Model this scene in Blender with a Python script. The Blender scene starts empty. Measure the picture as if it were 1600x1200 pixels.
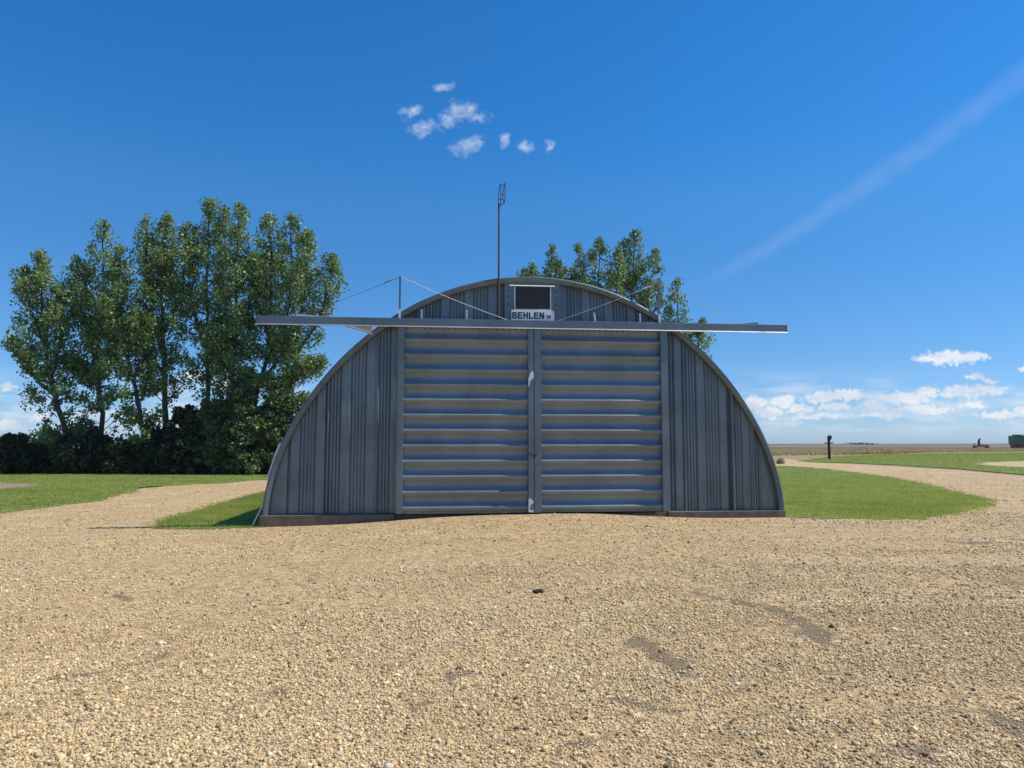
import bpy, bmesh, math, random
import numpy as np
from mathutils import Vector, Matrix
from mathutils.geometry import delaunay_2d_cdt

S = bpy.context.scene
COL = S.collection
rad = math.radians

# ------------------------------------------------------------------ camera
FPX = 1109.0                      # focal length in pixels of a 1600 wide frame
CAM_Z = 1.6                       # above the hangar's slab (z = 0)
PITCH = math.atan(93 / FPX)
cd = bpy.data.cameras.new('camera')
cd.sensor_width = 36.0
cd.lens = FPX / 1600 * 36.0
cd.clip_start = 0.05
cd.clip_end = 30000
cam = bpy.data.objects.new('camera', cd)
COL.objects.link(cam)
cam.location = (0, 0, CAM_Z)
cam.rotation_euler = (rad(90) + PITCH, 0, 0)
S.camera = cam

S.view_settings.view_transform = 'Standard'
S.view_settings.look = 'None'
S.view_settings.exposure = 0.0
S.view_settings.gamma = 1.0
S.cycles.max_bounces = 6
S.cycles.transparent_max_bounces = 8
S.cycles.use_denoising = True

# ------------------------------------------------------------------ frame of the hangar front
HC = Vector((0.4852, 16.702, 0.0))       # middle of the front, at slab level
HYAW = rad(5.767)
U = Vector((math.cos(HYAW), math.sin(HYAW), 0))
N = Vector((-math.sin(HYAW), math.cos(HYAW), 0))     # away from the camera
SUN_EL = 53.0
SUN_AZ = 5.767 - 5.0                                 # degrees from +X towards +Y


def ray(px, py):
    a = (px - 800) / FPX
    b = -(py - 600) / FPX
    c, s = math.cos(PITCH), math.sin(PITCH)
    return Vector((a, c - b * s, s + b * c))


# ------------------------------------------------------------------ node helpers
class NT:
    def __init__(self, tree):
        self.t = tree
        self.n = tree.nodes
        self.l = tree.links

    def node(self, typ, ins=None, **kw):
        nd = self.n.new(typ)
        for k, v in kw.items():
            setattr(nd, k, v)
        if ins:
            for k, v in ins.items():
                self.put(nd.inputs[k], v)
        return nd

    def put(self, sock, v):
        if isinstance(v, bpy.types.NodeSocket):
            self.l.new(v, sock)
        elif isinstance(v, bpy.types.Node):
            self.l.new(v.outputs[0], sock)
        else:
            sock.default_value = v

    def math(self, op, a, b=None, c=None, clamp=False):
        nd = self.n.new('ShaderNodeMath')
        nd.operation = op
        nd.use_clamp = clamp
        self.put(nd.inputs[0], a)
        if b is not None:
            self.put(nd.inputs[1], b)
        if c is not None:
            self.put(nd.inputs[2], c)
        return nd.outputs[0]

    def vec(self, op, a, b=None):
        nd = self.n.new('ShaderNodeVectorMath')
        nd.operation = op
        self.put(nd.inputs[0], a)
        if b is not None:
            self.put(nd.inputs[1], b)
        return nd.outputs['Value'] if op in ('LENGTH', 'DOT_PRODUCT', 'DISTANCE') else nd.outputs[0]

    def mix(self, fac, a, b, blend='MIX'):
        nd = self.n.new('ShaderNodeMix')
        nd.data_type = 'RGBA'
        nd.blend_type = blend
        self.put(nd.inputs['Factor'], fac)
        self.put(nd.inputs['A'], a if not isinstance(a, tuple) else (*a[:3], 1))
        self.put(nd.inputs['B'], b if not isinstance(b, tuple) else (*b[:3], 1))
        return nd.outputs['Result']

    def step(self, x, lo, hi, a=0.0, b=1.0):
        nd = self.n.new('ShaderNodeMapRange')
        nd.interpolation_type = 'SMOOTHSTEP'
        self.put(nd.inputs['Value'], x)
        for k, v in (('From Min', lo), ('From Max', hi), ('To Min', a), ('To Max', b)):
            nd.inputs[k].default_value = v
        return nd.outputs['Result']

    def noise(self, vec, scale, detail=3.0, rough=0.55, dist=0.0, out='Fac'):
        nd = self.n.new('ShaderNodeTexNoise')
        if vec is not None:
            self.put(nd.inputs['Vector'], vec)
        nd.inputs['Scale'].default_value = scale
        nd.inputs['Detail'].default_value = detail
        nd.inputs['Roughness'].default_value = rough
        nd.inputs['Distortion'].default_value = dist
        return nd.outputs[out]

    def ramp(self, fac, stops, interp='LINEAR'):
        nd = self.n.new('ShaderNodeValToRGB')
        cr = nd.color_ramp
        cr.interpolation = interp
        while len(cr.elements) < len(stops):
            cr.elements.new(0.5)
        for e, (p, c) in zip(cr.elements, stops):
            e.position = p
            e.color = (*c[:3], 1)
        self.put(nd.inputs[0], fac)
        return nd.outputs[0]

    def scale(self, v, xyz):
        nd = self.n.new('ShaderNodeMapping')
        self.put(nd.inputs['Vector'], v)
        nd.inputs['Scale'].default_value = xyz
        return nd.outputs[0]


# ------------------------------------------------------------------ world: sky, far clouds, contrail
def build_world():
    w = bpy.data.worlds.new('World')
    S.world = w
    w.use_nodes = True
    t = NT(w.node_tree)
    t.n.clear()
    out = t.node('ShaderNodeOutputWorld')
    bg = t.node('ShaderNodeBackground')
    bg.inputs['Strength'].default_value = 0.105
    t.l.new(bg.outputs[0], out.inputs[0])
    sky = t.node('ShaderNodeTexSky')
    sky.sky_type = 'NISHITA'
    sky.sun_disc = False
    sky.sun_elevation = rad(SUN_EL)
    sky.sun_rotation = rad(90 - SUN_AZ)
    sky.altitude = 600
    sky.air_density = 1.0
    sky.dust_density = 0.35
    sky.ozone_density = 2.0
    tc = t.node('ShaderNodeTexCoord')
    d = t.vec('NORMALIZE', tc.outputs['Generated'])
    sep = t.node('ShaderNodeSeparateXYZ', {0: d})
    dx, dy, dz = sep.outputs
    dys = t.math('MAXIMUM', dy, 0.05)
    u = t.math('DIVIDE', dx, dys)
    v = t.math('DIVIDE', dz, dys)
    uv = t.node('ShaderNodeCombineXYZ', {0: u, 1: v, 2: 0.0}).outputs[0]
    # deepen the blue aloft
    el = t.math('MAXIMUM', dz, 0.0)
    tint = t.ramp(el, SKY_TINT)
    base = t.mix(1.0, sky.outputs[0], tint, 'MULTIPLY')

    def puff_field(puffs, amp, nscale, lo, hi, flat=0.0, seed=0.0):
        p = t.vec('ADD', uv, (seed, seed * 0.7, 0.0))
        wob = t.noise(p, nscale, 6, 0.62, 0.0, 'Color')
        wob = t.vec('SUBTRACT', wob, (0.5, 0.5, 0.5))
        wob = t.vec('MULTIPLY', wob, (amp, amp * 0.7, 0))
        q = t.vec('ADD', uv, wob)
        best = None
        for (px, py, rx, ry) in puffs:
            dr = ray(px, py)
            cu, cv = dr.x / dr.y, dr.z / dr.y
            e = t.vec('SUBTRACT', q, (cu, cv, 0))
            e = t.vec('MULTIPLY', e, (FPX / rx, FPX / ry, 0))
            ln = t.vec('LENGTH', e)
            best = ln if best is None else t.math('SMOOTH_MIN', best, ln, 0.25)
        fine = t.noise(p, nscale * 2.6, 6, 0.65)
        f = t.math('ADD', t.math('SUBTRACT', 1.0, best), t.math('MULTIPLY', t.math('SUBTRACT', fine, 0.5), flat))
        return t.step(f, lo, hi), fine

    high, hf = puff_field(HIGH_PUFFS, 0.070, 22.0, -0.25, 1.5, 2.6, 3.1)
    low, lf = puff_field(LOW_PUFFS, 0.028, 48.0, 0.05, 0.62, 1.9, 9.7)
    thin = t.noise(t.scale(uv, (9, 42, 1)), 1.0, 6, 0.6)
    veil = t.math('MULTIPLY', t.step(thin, 0.42, 0.66),
                  t.math('MULTIPLY', t.step(v, 0.005, 0.03), t.step(v, 0.115, 0.05)))
    # undersides of the low clouds are greyer: lit from above, shaded below
    shade = t.step(t.noise(t.scale(uv, (14, 30, 1)), 1.0, 4, 0.6), 0.35, 0.65)
    lowcol = t.mix(shade, (6.2, 6.9, 8.0), (8.9, 9.0, 9.2))
    c = t.mix(t.math('MULTIPLY', veil, 0.8), base, (6.6, 7.5, 8.9))
    c = t.mix(t.math('MULTIPLY', low, 0.86), c, lowcol)
    c = t.mix(t.math('MULTIPLY', high, 0.62), c, (7.2, 8.0, 9.4))
    # contrail: distance to a slightly bent line, widening upwards
    a = ray(1085, 452)
    b = ray(1640, 85)
    A = Vector((a.x / a.y, a.z / a.y, 0))
    B = Vector((b.x / b.y, b.z / b.y, 0))
    L = (B - A).length
    T = (B - A) / L
    P = Vector((-T.y, T.x, 0))
    rel = t.vec('SUBTRACT', uv, tuple(A))
    al = t.math('DIVIDE', t.vec('DOT_PRODUCT', rel, tuple(T)), L)
    ac = t.vec('DOT_PRODUCT', rel, tuple(P))
    bow = t.math('MULTIPLY', t.math('MULTIPLY', al, t.math('SUBTRACT', 1.0, al)), 0.05)
    wob = t.math('MULTIPLY', t.math('SUBTRACT', t.noise(uv, 16, 3), 0.5), 0.018)
    ac = t.math('ADD', ac, t.math('ADD', bow, wob))
    wd = t.math('ADD', 0.011, t.math('MULTIPLY', t.math('MAXIMUM', al, 0.0), 0.013))
    prof = t.math('DIVIDE', t.math('ABSOLUTE', ac), wd)
    trail = t.step(prof, 1.3, 0.1)
    trail = t.math('MULTIPLY', trail, t.step(al, -0.10, 0.22))
    trail = t.math('MULTIPLY', trail, t.step(t.noise(uv, 30, 4), 0.1, 0.75, 0.3, 1.0))
    trail = t.math('MULTIPLY', trail, t.step(dy, 0.05, 0.3))
    c = t.mix(t.math('MULTIPLY', trail, 0.10), c, (6.4, 7.2, 9.0))
    t.l.new(c, bg.inputs['Color'])


SKY_TINT = [(0.0, (0.60, 0.84, 1.32)), (0.06, (0.50, 0.80, 1.25)), (0.12, (0.44, 0.80, 1.20)), (0.25, (0.36, 0.88, 1.33)), (0.32, (0.36, 0.97, 1.44)), (0.40, (0.25, 0.96, 1.55)), (0.55, (0.21, 0.96, 1.58))]
# each puff: centre and radii, in the same frame the camera constants above use
HIGH_PUFFS = [(688, 136, 26, 7), (640, 172, 16, 10), (662, 198, 24, 13), (700, 184, 18, 14), (726, 174, 26, 18),
              (750, 184, 20, 12), (728, 226, 28, 16), (786, 222, 12, 14), (820, 229, 17, 10), (852, 226, 8, 12)]
LOW_PUFFS = [(1484, 559, 58, 16), (1450, 562, 30, 9), (1520, 558, 30, 10), (1520, 588, 22, 8), (1545, 594, 18, 6), (1602, 576, 14, 6),
             (1288, 622, 46, 11), (1325, 617, 34, 12), (1225, 627, 32, 13), (1250, 637, 30, 10), (1200, 645, 36, 12), (1180, 628, 26, 12),
             (1300, 637, 40, 8), (1365, 634, 34, 13), (1420, 622, 52, 16), (1450, 612, 30, 12), (1500, 613, 44, 14), (1545, 610, 40, 12),
             (1440, 640, 60, 10), (1520, 632, 30, 8), (1380, 648, 50, 8), (1565, 648, 50, 8), (1270, 650, 50, 7), (1600, 640, 22, 8),
             (14, 606, 18, 9), (10, 664, 26, 12), (62, 654, 24, 9), (300, 585, 24, 10), (350, 600, 30, 12), (450, 640, 50, 14),
             (110, 665, 40, 12), (230, 655, 50, 14), (320, 645, 40, 12), (500, 660, 40, 10),
             (-120, 620, 70, 20), (-260, 600, 90, 24), (1760, 610, 70, 20)]
build_world()

sd = bpy.data.lights.new('sun', 'SUN')
sd.energy = 4.9
sd.angle = rad(0.5)
sd.color = (1.0, 0.955, 0.88)
sun = bpy.data.objects.new('sun', sd)
COL.objects.link(sun)
sdir = Vector((math.cos(rad(SUN_AZ)) * math.cos(rad(SUN_EL)), math.sin(rad(SUN_AZ)) * math.cos(rad(SUN_EL)), math.sin(rad(SUN_EL))))
sun.rotation_euler = sdir.to_track_quat('Z', 'Y').to_euler()
sun.location = (30, 0, 40)


# ------------------------------------------------------------------ terrain
def h(x, y):
    """ground height: a little hump of gravel before the doors, lower at the left corner"""
    x = np.asarray(x, float)
    y = np.asarray(y, float)
    s = (x - HC.x) * U.x + (y - HC.y) * U.y
    dep = (x - HC.x) * N.x + (y - HC.y) * N.y
    base = -0.215 + 0.05 * np.tanh(s / 4.0)
    sh = np.where(s < 0, 3.6, 3.1)
    hump = 0.195 * np.exp(-(np.abs(s + 0.2) / sh) ** 3.0) * np.exp(-(np.minimum(dep, 0) / 6.0) ** 2)
    und = 0.018 * np.sin(x * 0.9 + 1.3 * np.sin(y * 0.5)) * np.sin(y * 0.7 + 0.4) * np.exp(-(np.hypot(x, y) / 25) ** 2)
    near = np.clip((-dep) / 2.5, 0, 1)
    return base + hump + und * near


def ground_at(px, py, off=0.0):
    d = ray(px, py)
    z = -0.2
    for _ in range(12):
        k = (z - CAM_Z) / d.z
        x, y = d.x * k, d.y * k
        z = float(h(x, y)) + off
    return Vector((x, y, z))


def hz(x, y):
    return float(h(x, y))


# ------------------------------------------------------------------ mesh helpers
def link(name, me, mat=None, parent=None, smooth=False):
    o = bpy.data.objects.new(name, me)
    COL.objects.link(o)
    if mat is not None:
        me.materials.append(mat)
    if parent is not None:
        o.parent = parent
    if smooth:
        me.polygons.foreach_set('use_smooth', [True] * len(me.polygons))
    return o


def from_bm(name, bm, mat, parent=None, smooth=False):
    bmesh.ops.recalc_face_normals(bm, faces=bm.faces)
    me = bpy.data.meshes.new(name)
    bm.to_mesh(me)
    bm.free()
    return link(name, me, mat, parent, smooth)


def np_mesh(name, verts, faces, mat, parent=None, smooth=False):
    """verts (n,3), faces (m,k) all of k corners"""
    verts = np.ascontiguousarray(verts, np.float32)
    faces = np.ascontiguousarray(faces, np.int32)
    me = bpy.data.meshes.new(name)
    m, k = faces.shape
    me.vertices.add(len(verts))
    me.vertices.foreach_set('co', verts.ravel())
    me.loops.add(m * k)
    me.loops.foreach_set('vertex_index', faces.ravel())
    me.polygons.add(m)
    me.polygons.foreach_set('loop_start', np.arange(0, m * k, k, dtype=np.int32))
    me.update(calc_edges=True)
    me.validate()
    if len(faces) < 60000 and k == 4 and parent is not None and parent.name.startswith('quonset'):
        bm = bmesh.new()
        bm.from_mesh(me)
        bmesh.ops.recalc_face_normals(bm, faces=bm.faces)
        if bm.faces[len(bm.faces) // 2].normal.y > 0.01 and name != 'arched_roof':
            bmesh.ops.reverse_faces(bm, faces=bm.faces)
        bm.to_mesh(me)
        bm.free()
    return link(name, me, mat, parent, smooth)


def tag(o, label=None, cat=None, group=None, kind=None):
    for k, v in (('label', label), ('category', cat), ('group', group), ('kind', kind)):
        if v:
            o[k] = v
    return o


def empty(name, loc=(0, 0, 0), rz=0.0):
    o = bpy.data.objects.new(name, None)
    o.empty_display_size = 0.2
    COL.objects.link(o)
    o.location = loc
    o.rotation_euler = (0, 0, rz)
    return o


def box(bm, x0, x1, y0, y1, z0, z1, bev=0.0, rot=None, piv=None):
    r = bmesh.ops.create_cube(bm, size=1.0)
    vs = r['verts']
    bmesh.ops.scale(bm, vec=(x1 - x0, y1 - y0, z1 - z0), verts=vs)
    bmesh.ops.translate(bm, vec=((x0 + x1) / 2, (y0 + y1) / 2, (z0 + z1) / 2), verts=vs)
    if bev > 0:
        es = list({e for v in vs for e in v.link_edges})
        rr = bmesh.ops.bevel(bm, geom=es, offset=bev, segments=1, affect='EDGES', profile=0.5)
        vs = list({v for f in rr['faces'] for v in f.verts} | {v for v in vs if v.is_valid})
    if rot is not None:
        bmesh.ops.rotate(bm, cent=piv or Vector(((x0 + x1) / 2, (y0 + y1) / 2, (z0 + z1) / 2)), matrix=rot, verts=vs)
    return vs


def tube(bm, pts, radii, seg=8, cap=True):
    pts = [Vector(p) for p in pts]
    if not hasattr(radii, '__len__'):
        radii = [radii] * len(pts)
    rings = []
    ref = None
    for i, p in enumerate(pts):
        a = pts[max(i - 1, 0)]
        b = pts[min(i + 1, len(pts) - 1)]
        t = (b - a).normalized()
        if ref is None:
            ref = Vector((0, 0, 1)) if abs(t.z) < 0.9 else Vector((1, 0, 0))
        x = t.cross(ref)
        if x.length < 1e-5:
            x = t.cross(Vector((0.3, 1, 0)))
        x.normalize()
        y = t.cross(x)
        ref = y.cross(t) * -1 if False else ref
        rings.append([bm.verts.new(p + (x * math.cos(2 * math.pi * k / seg) + y * math.sin(2 * math.pi * k / seg)) * radii[i]) for k in range(seg)])
    for r0, r1 in zip(rings, rings[1:]):
        for k in range(seg):
            bm.faces.new((r0[k], r0[(k + 1) % seg], r1[(k + 1) % seg], r1[k]))
    if cap:
        bm.faces.new(list(reversed(rings[0])))
        bm.faces.new(rings[-1])


# ------------------------------------------------------------------ materials
def new_mat(name):
    m = bpy.data.materials.new(name)
    m.use_nodes = True
    t = NT(m.node_tree)
    t.n.clear()
    out = t.node('ShaderNodeOutputMaterial')
    b = t.node('ShaderNodeBsdfPrincipled')
    t.l.new(b.outputs[0], out.inputs[0])
    return m, t, b, out


def galvanised(name, col=(0.30, 0.315, 0.33), metal=0.75, rough=0.42, rust=0.25, streak=(6, 6, 0.6), stain=(0.10, 0.075, 0.055), spangle=0.5):
    m, t, b, out = new_mat(name)
    tc = t.node('ShaderNodeTexCoord').outputs['Object']
    big = t.noise(tc, 0.9, 5, 0.6)
    sp = t.node('ShaderNodeTexVoronoi', {'Vector': tc, 'Scale': 38.0}).outputs['Color']
    spv = t.node('ShaderNodeSeparateColor', {0: sp}).outputs[0]
    st = t.noise(t.scale(tc, streak), 1.0, 6, 0.65)
    c = t.mix(t.step(big, 0.3, 0.7), tuple(x * 0.82 for x in col), tuple(x * 1.14 for x in col))
    c = t.mix(t.math('MULTIPLY', t.math('SUBTRACT', spv, 0.5), spangle), c, tuple(min(1, x * 1.55) for x in col), 'MIX')
    c = t.mix(t.math('MULTIPLY', t.step(st, 0.52, 0.74), rust), c, stain)
    t.put(b.inputs['Base Color'], c)
    b.inputs['Metallic'].default_value = metal
    rr = t.math('ADD', rough, t.math('MULTIPLY', t.math('SUBTRACT', st, 0.5), 0.35))
    t.put(b.inputs['Roughness'], rr)
    bp = t.node('ShaderNodeBump', {'Height': t.noise(tc, 5.0, 4, 0.6)})
    bp.inputs['Strength'].default_value = 0.12
    bp.inputs['Distance'].default_value = 0.02
    t.put(b.inputs['Normal'], bp.outputs[0])
    return m


def plain(name, col, rough=0.6, metal=0.0, var=0.25, scale=8.0, dirt=None):
    m, t, b, out = new_mat(name)
    tc = t.node('ShaderNodeTexCoord').outputs['Object']
    n = t.noise(tc, scale, 5, 0.6)
    c = t.mix(n, tuple(x * (1 - var) for x in col), tuple(min(1, x * (1 + var)) for x in col))
    if dirt:
        c = t.mix(t.step(t.noise(tc, scale * 0.6, 6, 0.7), 0.5, 0.72, 0, 0.6), c, dirt)
    t.put(b.inputs['Base Color'], c)
    b.inputs['Metallic'].default_value = metal
    b.inputs['Roughness'].default_value = rough
    return m


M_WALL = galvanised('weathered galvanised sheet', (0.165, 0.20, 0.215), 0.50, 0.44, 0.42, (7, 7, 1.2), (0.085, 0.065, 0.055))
M_DOOR = galvanised('corrugated door sheet', (0.195, 0.235, 0.258), 0.22, 0.36, 0.30, (0.7, 5, 9), (0.13, 0.10, 0.075), 0.3)
M_TRIM = galvanised('galvanised trim', (0.165, 0.20, 0.215), 0.55, 0.45, 0.28, (2.5, 2.5, 2.5), (0.10, 0.08, 0.06))
M_RIM = galvanised('roof edge trim', (0.135, 0.175, 0.20), 0.45, 0.5, 0.10, (2.5, 2.5, 2.5), (0.10, 0.07, 0.06))
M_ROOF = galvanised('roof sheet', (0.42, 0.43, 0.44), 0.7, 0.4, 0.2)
M_WIRE = plain('dull steel wire', (0.16, 0.165, 0.17), 0.6, 0.3)
M_WIRE_PALE = plain('bare zinc wire', (0.55, 0.56, 0.57), 0.5, 0.2)
M_BOLT = plain('dark bolt', (0.05, 0.045, 0.045), 0.6, 0.4)
M_WHITE = plain('weathered white paint', (0.82, 0.81, 0.78), 0.5, 0, 0.08, 12, (0.4, 0.36, 0.3))
M_PALE = galvanised('bright zinc strip', (0.66, 0.67, 0.68), 0.4, 0.5, 0.2)
M_LIP = galvanised('track lip', (0.36, 0.37, 0.38), 0.4, 0.5, 0.35)
M_CONC = plain('stained concrete', (0.155, 0.12, 0.09), 0.9, 0, 0.45, 5, (0.09, 0.06, 0.04))
M_BLACK = plain('black paint', (0.012, 0.012, 0.016), 0.45, 0, 0.2)
M_VENT = plain('dark louvre', (0.05, 0.054, 0.062), 0.8, 0.0, 0.3, 20)
M_RUST = plain('weathered steel pipe', (0.095, 0.072, 0.062), 0.75, 0.3, 0.4, 14, (0.05, 0.035, 0.03))
M_DARK = plain('dark interior floor', (0.05, 0.048, 0.045), 0.95)


# ------------------------------------------------------------------ ground sheets
def sheet(name, poly, spacing, off, mat, dense=None, jitter=0.0, seed=1):
    """a triangulated ground sheet inside a polygon of (x, y), following h()"""
    rng = np.random.default_rng(seed)
    pts = []
    n = len(poly)
    for i in range(n):
        a = np.array(poly[i][:2], float)
        b = np.array(poly[(i + 1) % n][:2], float)
        L = np.linalg.norm(b - a)
        sp = spacing(*(0.5 * (a + b))) * 0.5 if callable(spacing) else spacing * 0.5
        k = max(1, int(L / sp))
        k = min(k, 160)
        for j in range(k):
            p = a + (b - a) * j / k
            if jitter:
                p = p + rng.normal(0, jitter * min(1.0, L / k), 2) * (0.4 + 0.03 * np.linalg.norm(p))
            pts.append(p)
    nb = len(pts)
    edges = [(i, (i + 1) % nb) for i in range(nb)]
    pa = np.array(pts)
    lo, hi = pa.min(0), pa.max(0)
    inner = []
    if callable(spacing):
        y = lo[1]
        while y < hi[1]:
            sp = spacing(0, y)
            xs = np.arange(lo[0], hi[0], sp)
            inner.append(np.stack([xs + rng.uniform(-.2, .2, len(xs)) * sp, y + rng.uniform(-.2, .2, len(xs)) * sp], 1))
            y += sp
    else:
        xs = np.arange(lo[0], hi[0], spacing)
        ys = np.arange(lo[1], hi[1], spacing)
        g = np.stack(np.meshgrid(xs, ys), -1).reshape(-1, 2)
        inner.append(g + rng.uniform(-.2, .2, g.shape) * spacing)
    inner = np.concatenate(inner) if inner else np.zeros((0, 2))
    inner = inner[inside(pa, inner)]
    allp = np.concatenate([pa, inner])
    r = delaunay_2d_cdt([Vector(p) for p in allp], edges, [list(range(nb))], 1, 1e-5)
    vv = np.array([[p.x, p.y] for p in r[0]])
    z = h(vv[:, 0], vv[:, 1]) + off
    f = np.array([list(q) for q in r[2]])
    v3 = np.column_stack([vv, z])
    # make faces look up
    a, b, c = v3[f[:, 0]], v3[f[:, 1]], v3[f[:, 2]]
    nz = np.cross(b - a, c - a)[:, 2]
    f[nz < 0] = f[nz < 0][:, ::-1]
    o = np_mesh(name, v3, f, mat, smooth=True)
    o['kind'] = 'structure'
    return o


def inside(poly, p):
    res = np.zeros(len(p), bool)
    n = len(poly)
    j = n - 1
    for i in range(n):
        xi, yi = poly[i][0], poly[i][1]
        xj, yj = poly[j][0], poly[j][1]
        c = ((yi > p[:, 1]) != (yj > p[:, 1])) & (p[:, 0] < (xj - xi) * (p[:, 1] - yi) / (yj - yi + 1e-12) + xi)
        res ^= c
        j = i
    return res


def gpts(lst):
    return [tuple(ground_at(*q))[:2] for q in lst]


SCUFFS_SHADOW = [([(1045, 918), (1100, 930), (1150, 940), (1200, 950), (1245, 966), (1268, 985), (1288, 1000)], 0.025, 0.11),
          ([(990, 1002), (1020, 1018), (1050, 1035), (1080, 1052)], 0.09, 0.08),
          ([(962, 1095), (1000, 1098), (1036, 1112)], 0.04, 0.06),
          ([(1060, 878), (1120, 880), (1185, 885)], 0.03, 0.03),
          ([(1520, 902), (1600, 913)], 0.03, 0.05), ([(800, 914), (855, 926)], 0.02, 0.03),
          ([(1180, 1035), (1205, 1042)], 0.04, 0.04), ([(1540, 1110), (1590, 1140), (1640, 1180)], 0.05, 0.1),
          ([(180, 930), (205, 938)], 0.03, 0.04), ([(210, 1038), (245, 1028), (262, 1022)], 0.03, 0.03),
          ([(590, 1040), (622, 1040)], 0.03, 0.04), ([(412, 1085), (432, 1080)], 0.06, 0.06),
          ([(95, 1058), (160, 1050)], 0.05, 0.05), ([(130, 835), (190, 833)], 0.03, 0.03),  # second stroke here is the door track's cast shadow, painted dark
          ([(690, 1062), (735, 1050)], 0.06, 0.06), ([(640, 1105), (660, 1100)], 0.06, 0.05),
          ([(870, 1172), (930, 1152)], 0.03, 0.05), ([(1490, 850), (1600, 842)], 0.06, 0.08),
          ([(1330, 905), (1345, 907)], 0.04, 0.04), ([(1420, 1180), (1450, 1170)], 0.08, 0.08)]
SCUFF_SHADOW_W = []
for pl, w0, w1 in SCUFFS_SHADOW:
    q = np.array(gpts(pl))
    k = len(q)
    SCUFF_SHADOW_W.append((q, np.linspace(w0, w1, k)))


def scuff_shadow_mask(x, y):
    m = np.zeros(len(x))
    for q, w in SCUFF_SHADOW_W:
        for i in range(len(q) - 1):
            a, b = q[i], q[i + 1]
            ab = b - a
            t = np.clip(((x - a[0]) * ab[0] + (y - a[1]) * ab[1]) / (ab @ ab), 0, 1)
            dd = np.hypot(x - a[0] - ab[0] * t, y - a[1] - ab[1] * t)
            ww = w[i] + (w[i + 1] - w[i]) * t
            dd = dd * (1 + 0.55 * np.sin(x * 31 + 3 * np.sin(y * 23)) * np.sin(y * 37 + x * 11))
            m = np.maximum(m, np.clip(2.0 - dd / ww, 0, 1))
    return m


def vnoise(x, y, seed):
    g = np.random.default_rng(seed).uniform(0, 1, (64, 64))
    xi, yi = np.floor(x).astype(int), np.floor(y).astype(int)
    fx, fy = x - xi, y - yi
    fx, fy = fx * fx * (3 - 2 * fx), fy * fy * (3 - 2 * fy)
    a, b, c, d = g[xi % 64, yi % 64], g[(xi + 1) % 64, yi % 64], g[xi % 64, (yi + 1) % 64], g[(xi + 1) % 64, (yi + 1) % 64]
    return (a * (1 - fx) + b * fx) * (1 - fy) + (c * (1 - fx) + d * fx) * fy


def fines(x, y):
    """0 = loose stones, 1 = packed sandy fines: wheel-wide streaks plus patches"""
    th = 0.45 + 0.35 * np.tanh(-x / 6.0)
    a = x * np.cos(th) + y * np.sin(th)
    b = -x * np.sin(th) + y * np.cos(th)
    f = 0.50 * vnoise(a * 0.22 + 9, b * 1.9 + 20, 1) + 0.28 * vnoise(a * 0.6 + 30, b * 3.6, 2) + 0.30 * vnoise(x * 0.7 + 40, y * 0.7 + 11, 3) + 0.16 * vnoise(x * 5 + 9, y * 5 + 3, 4)
    return np.clip((f - 0.50) * 3.2, 0, 1)


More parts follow.
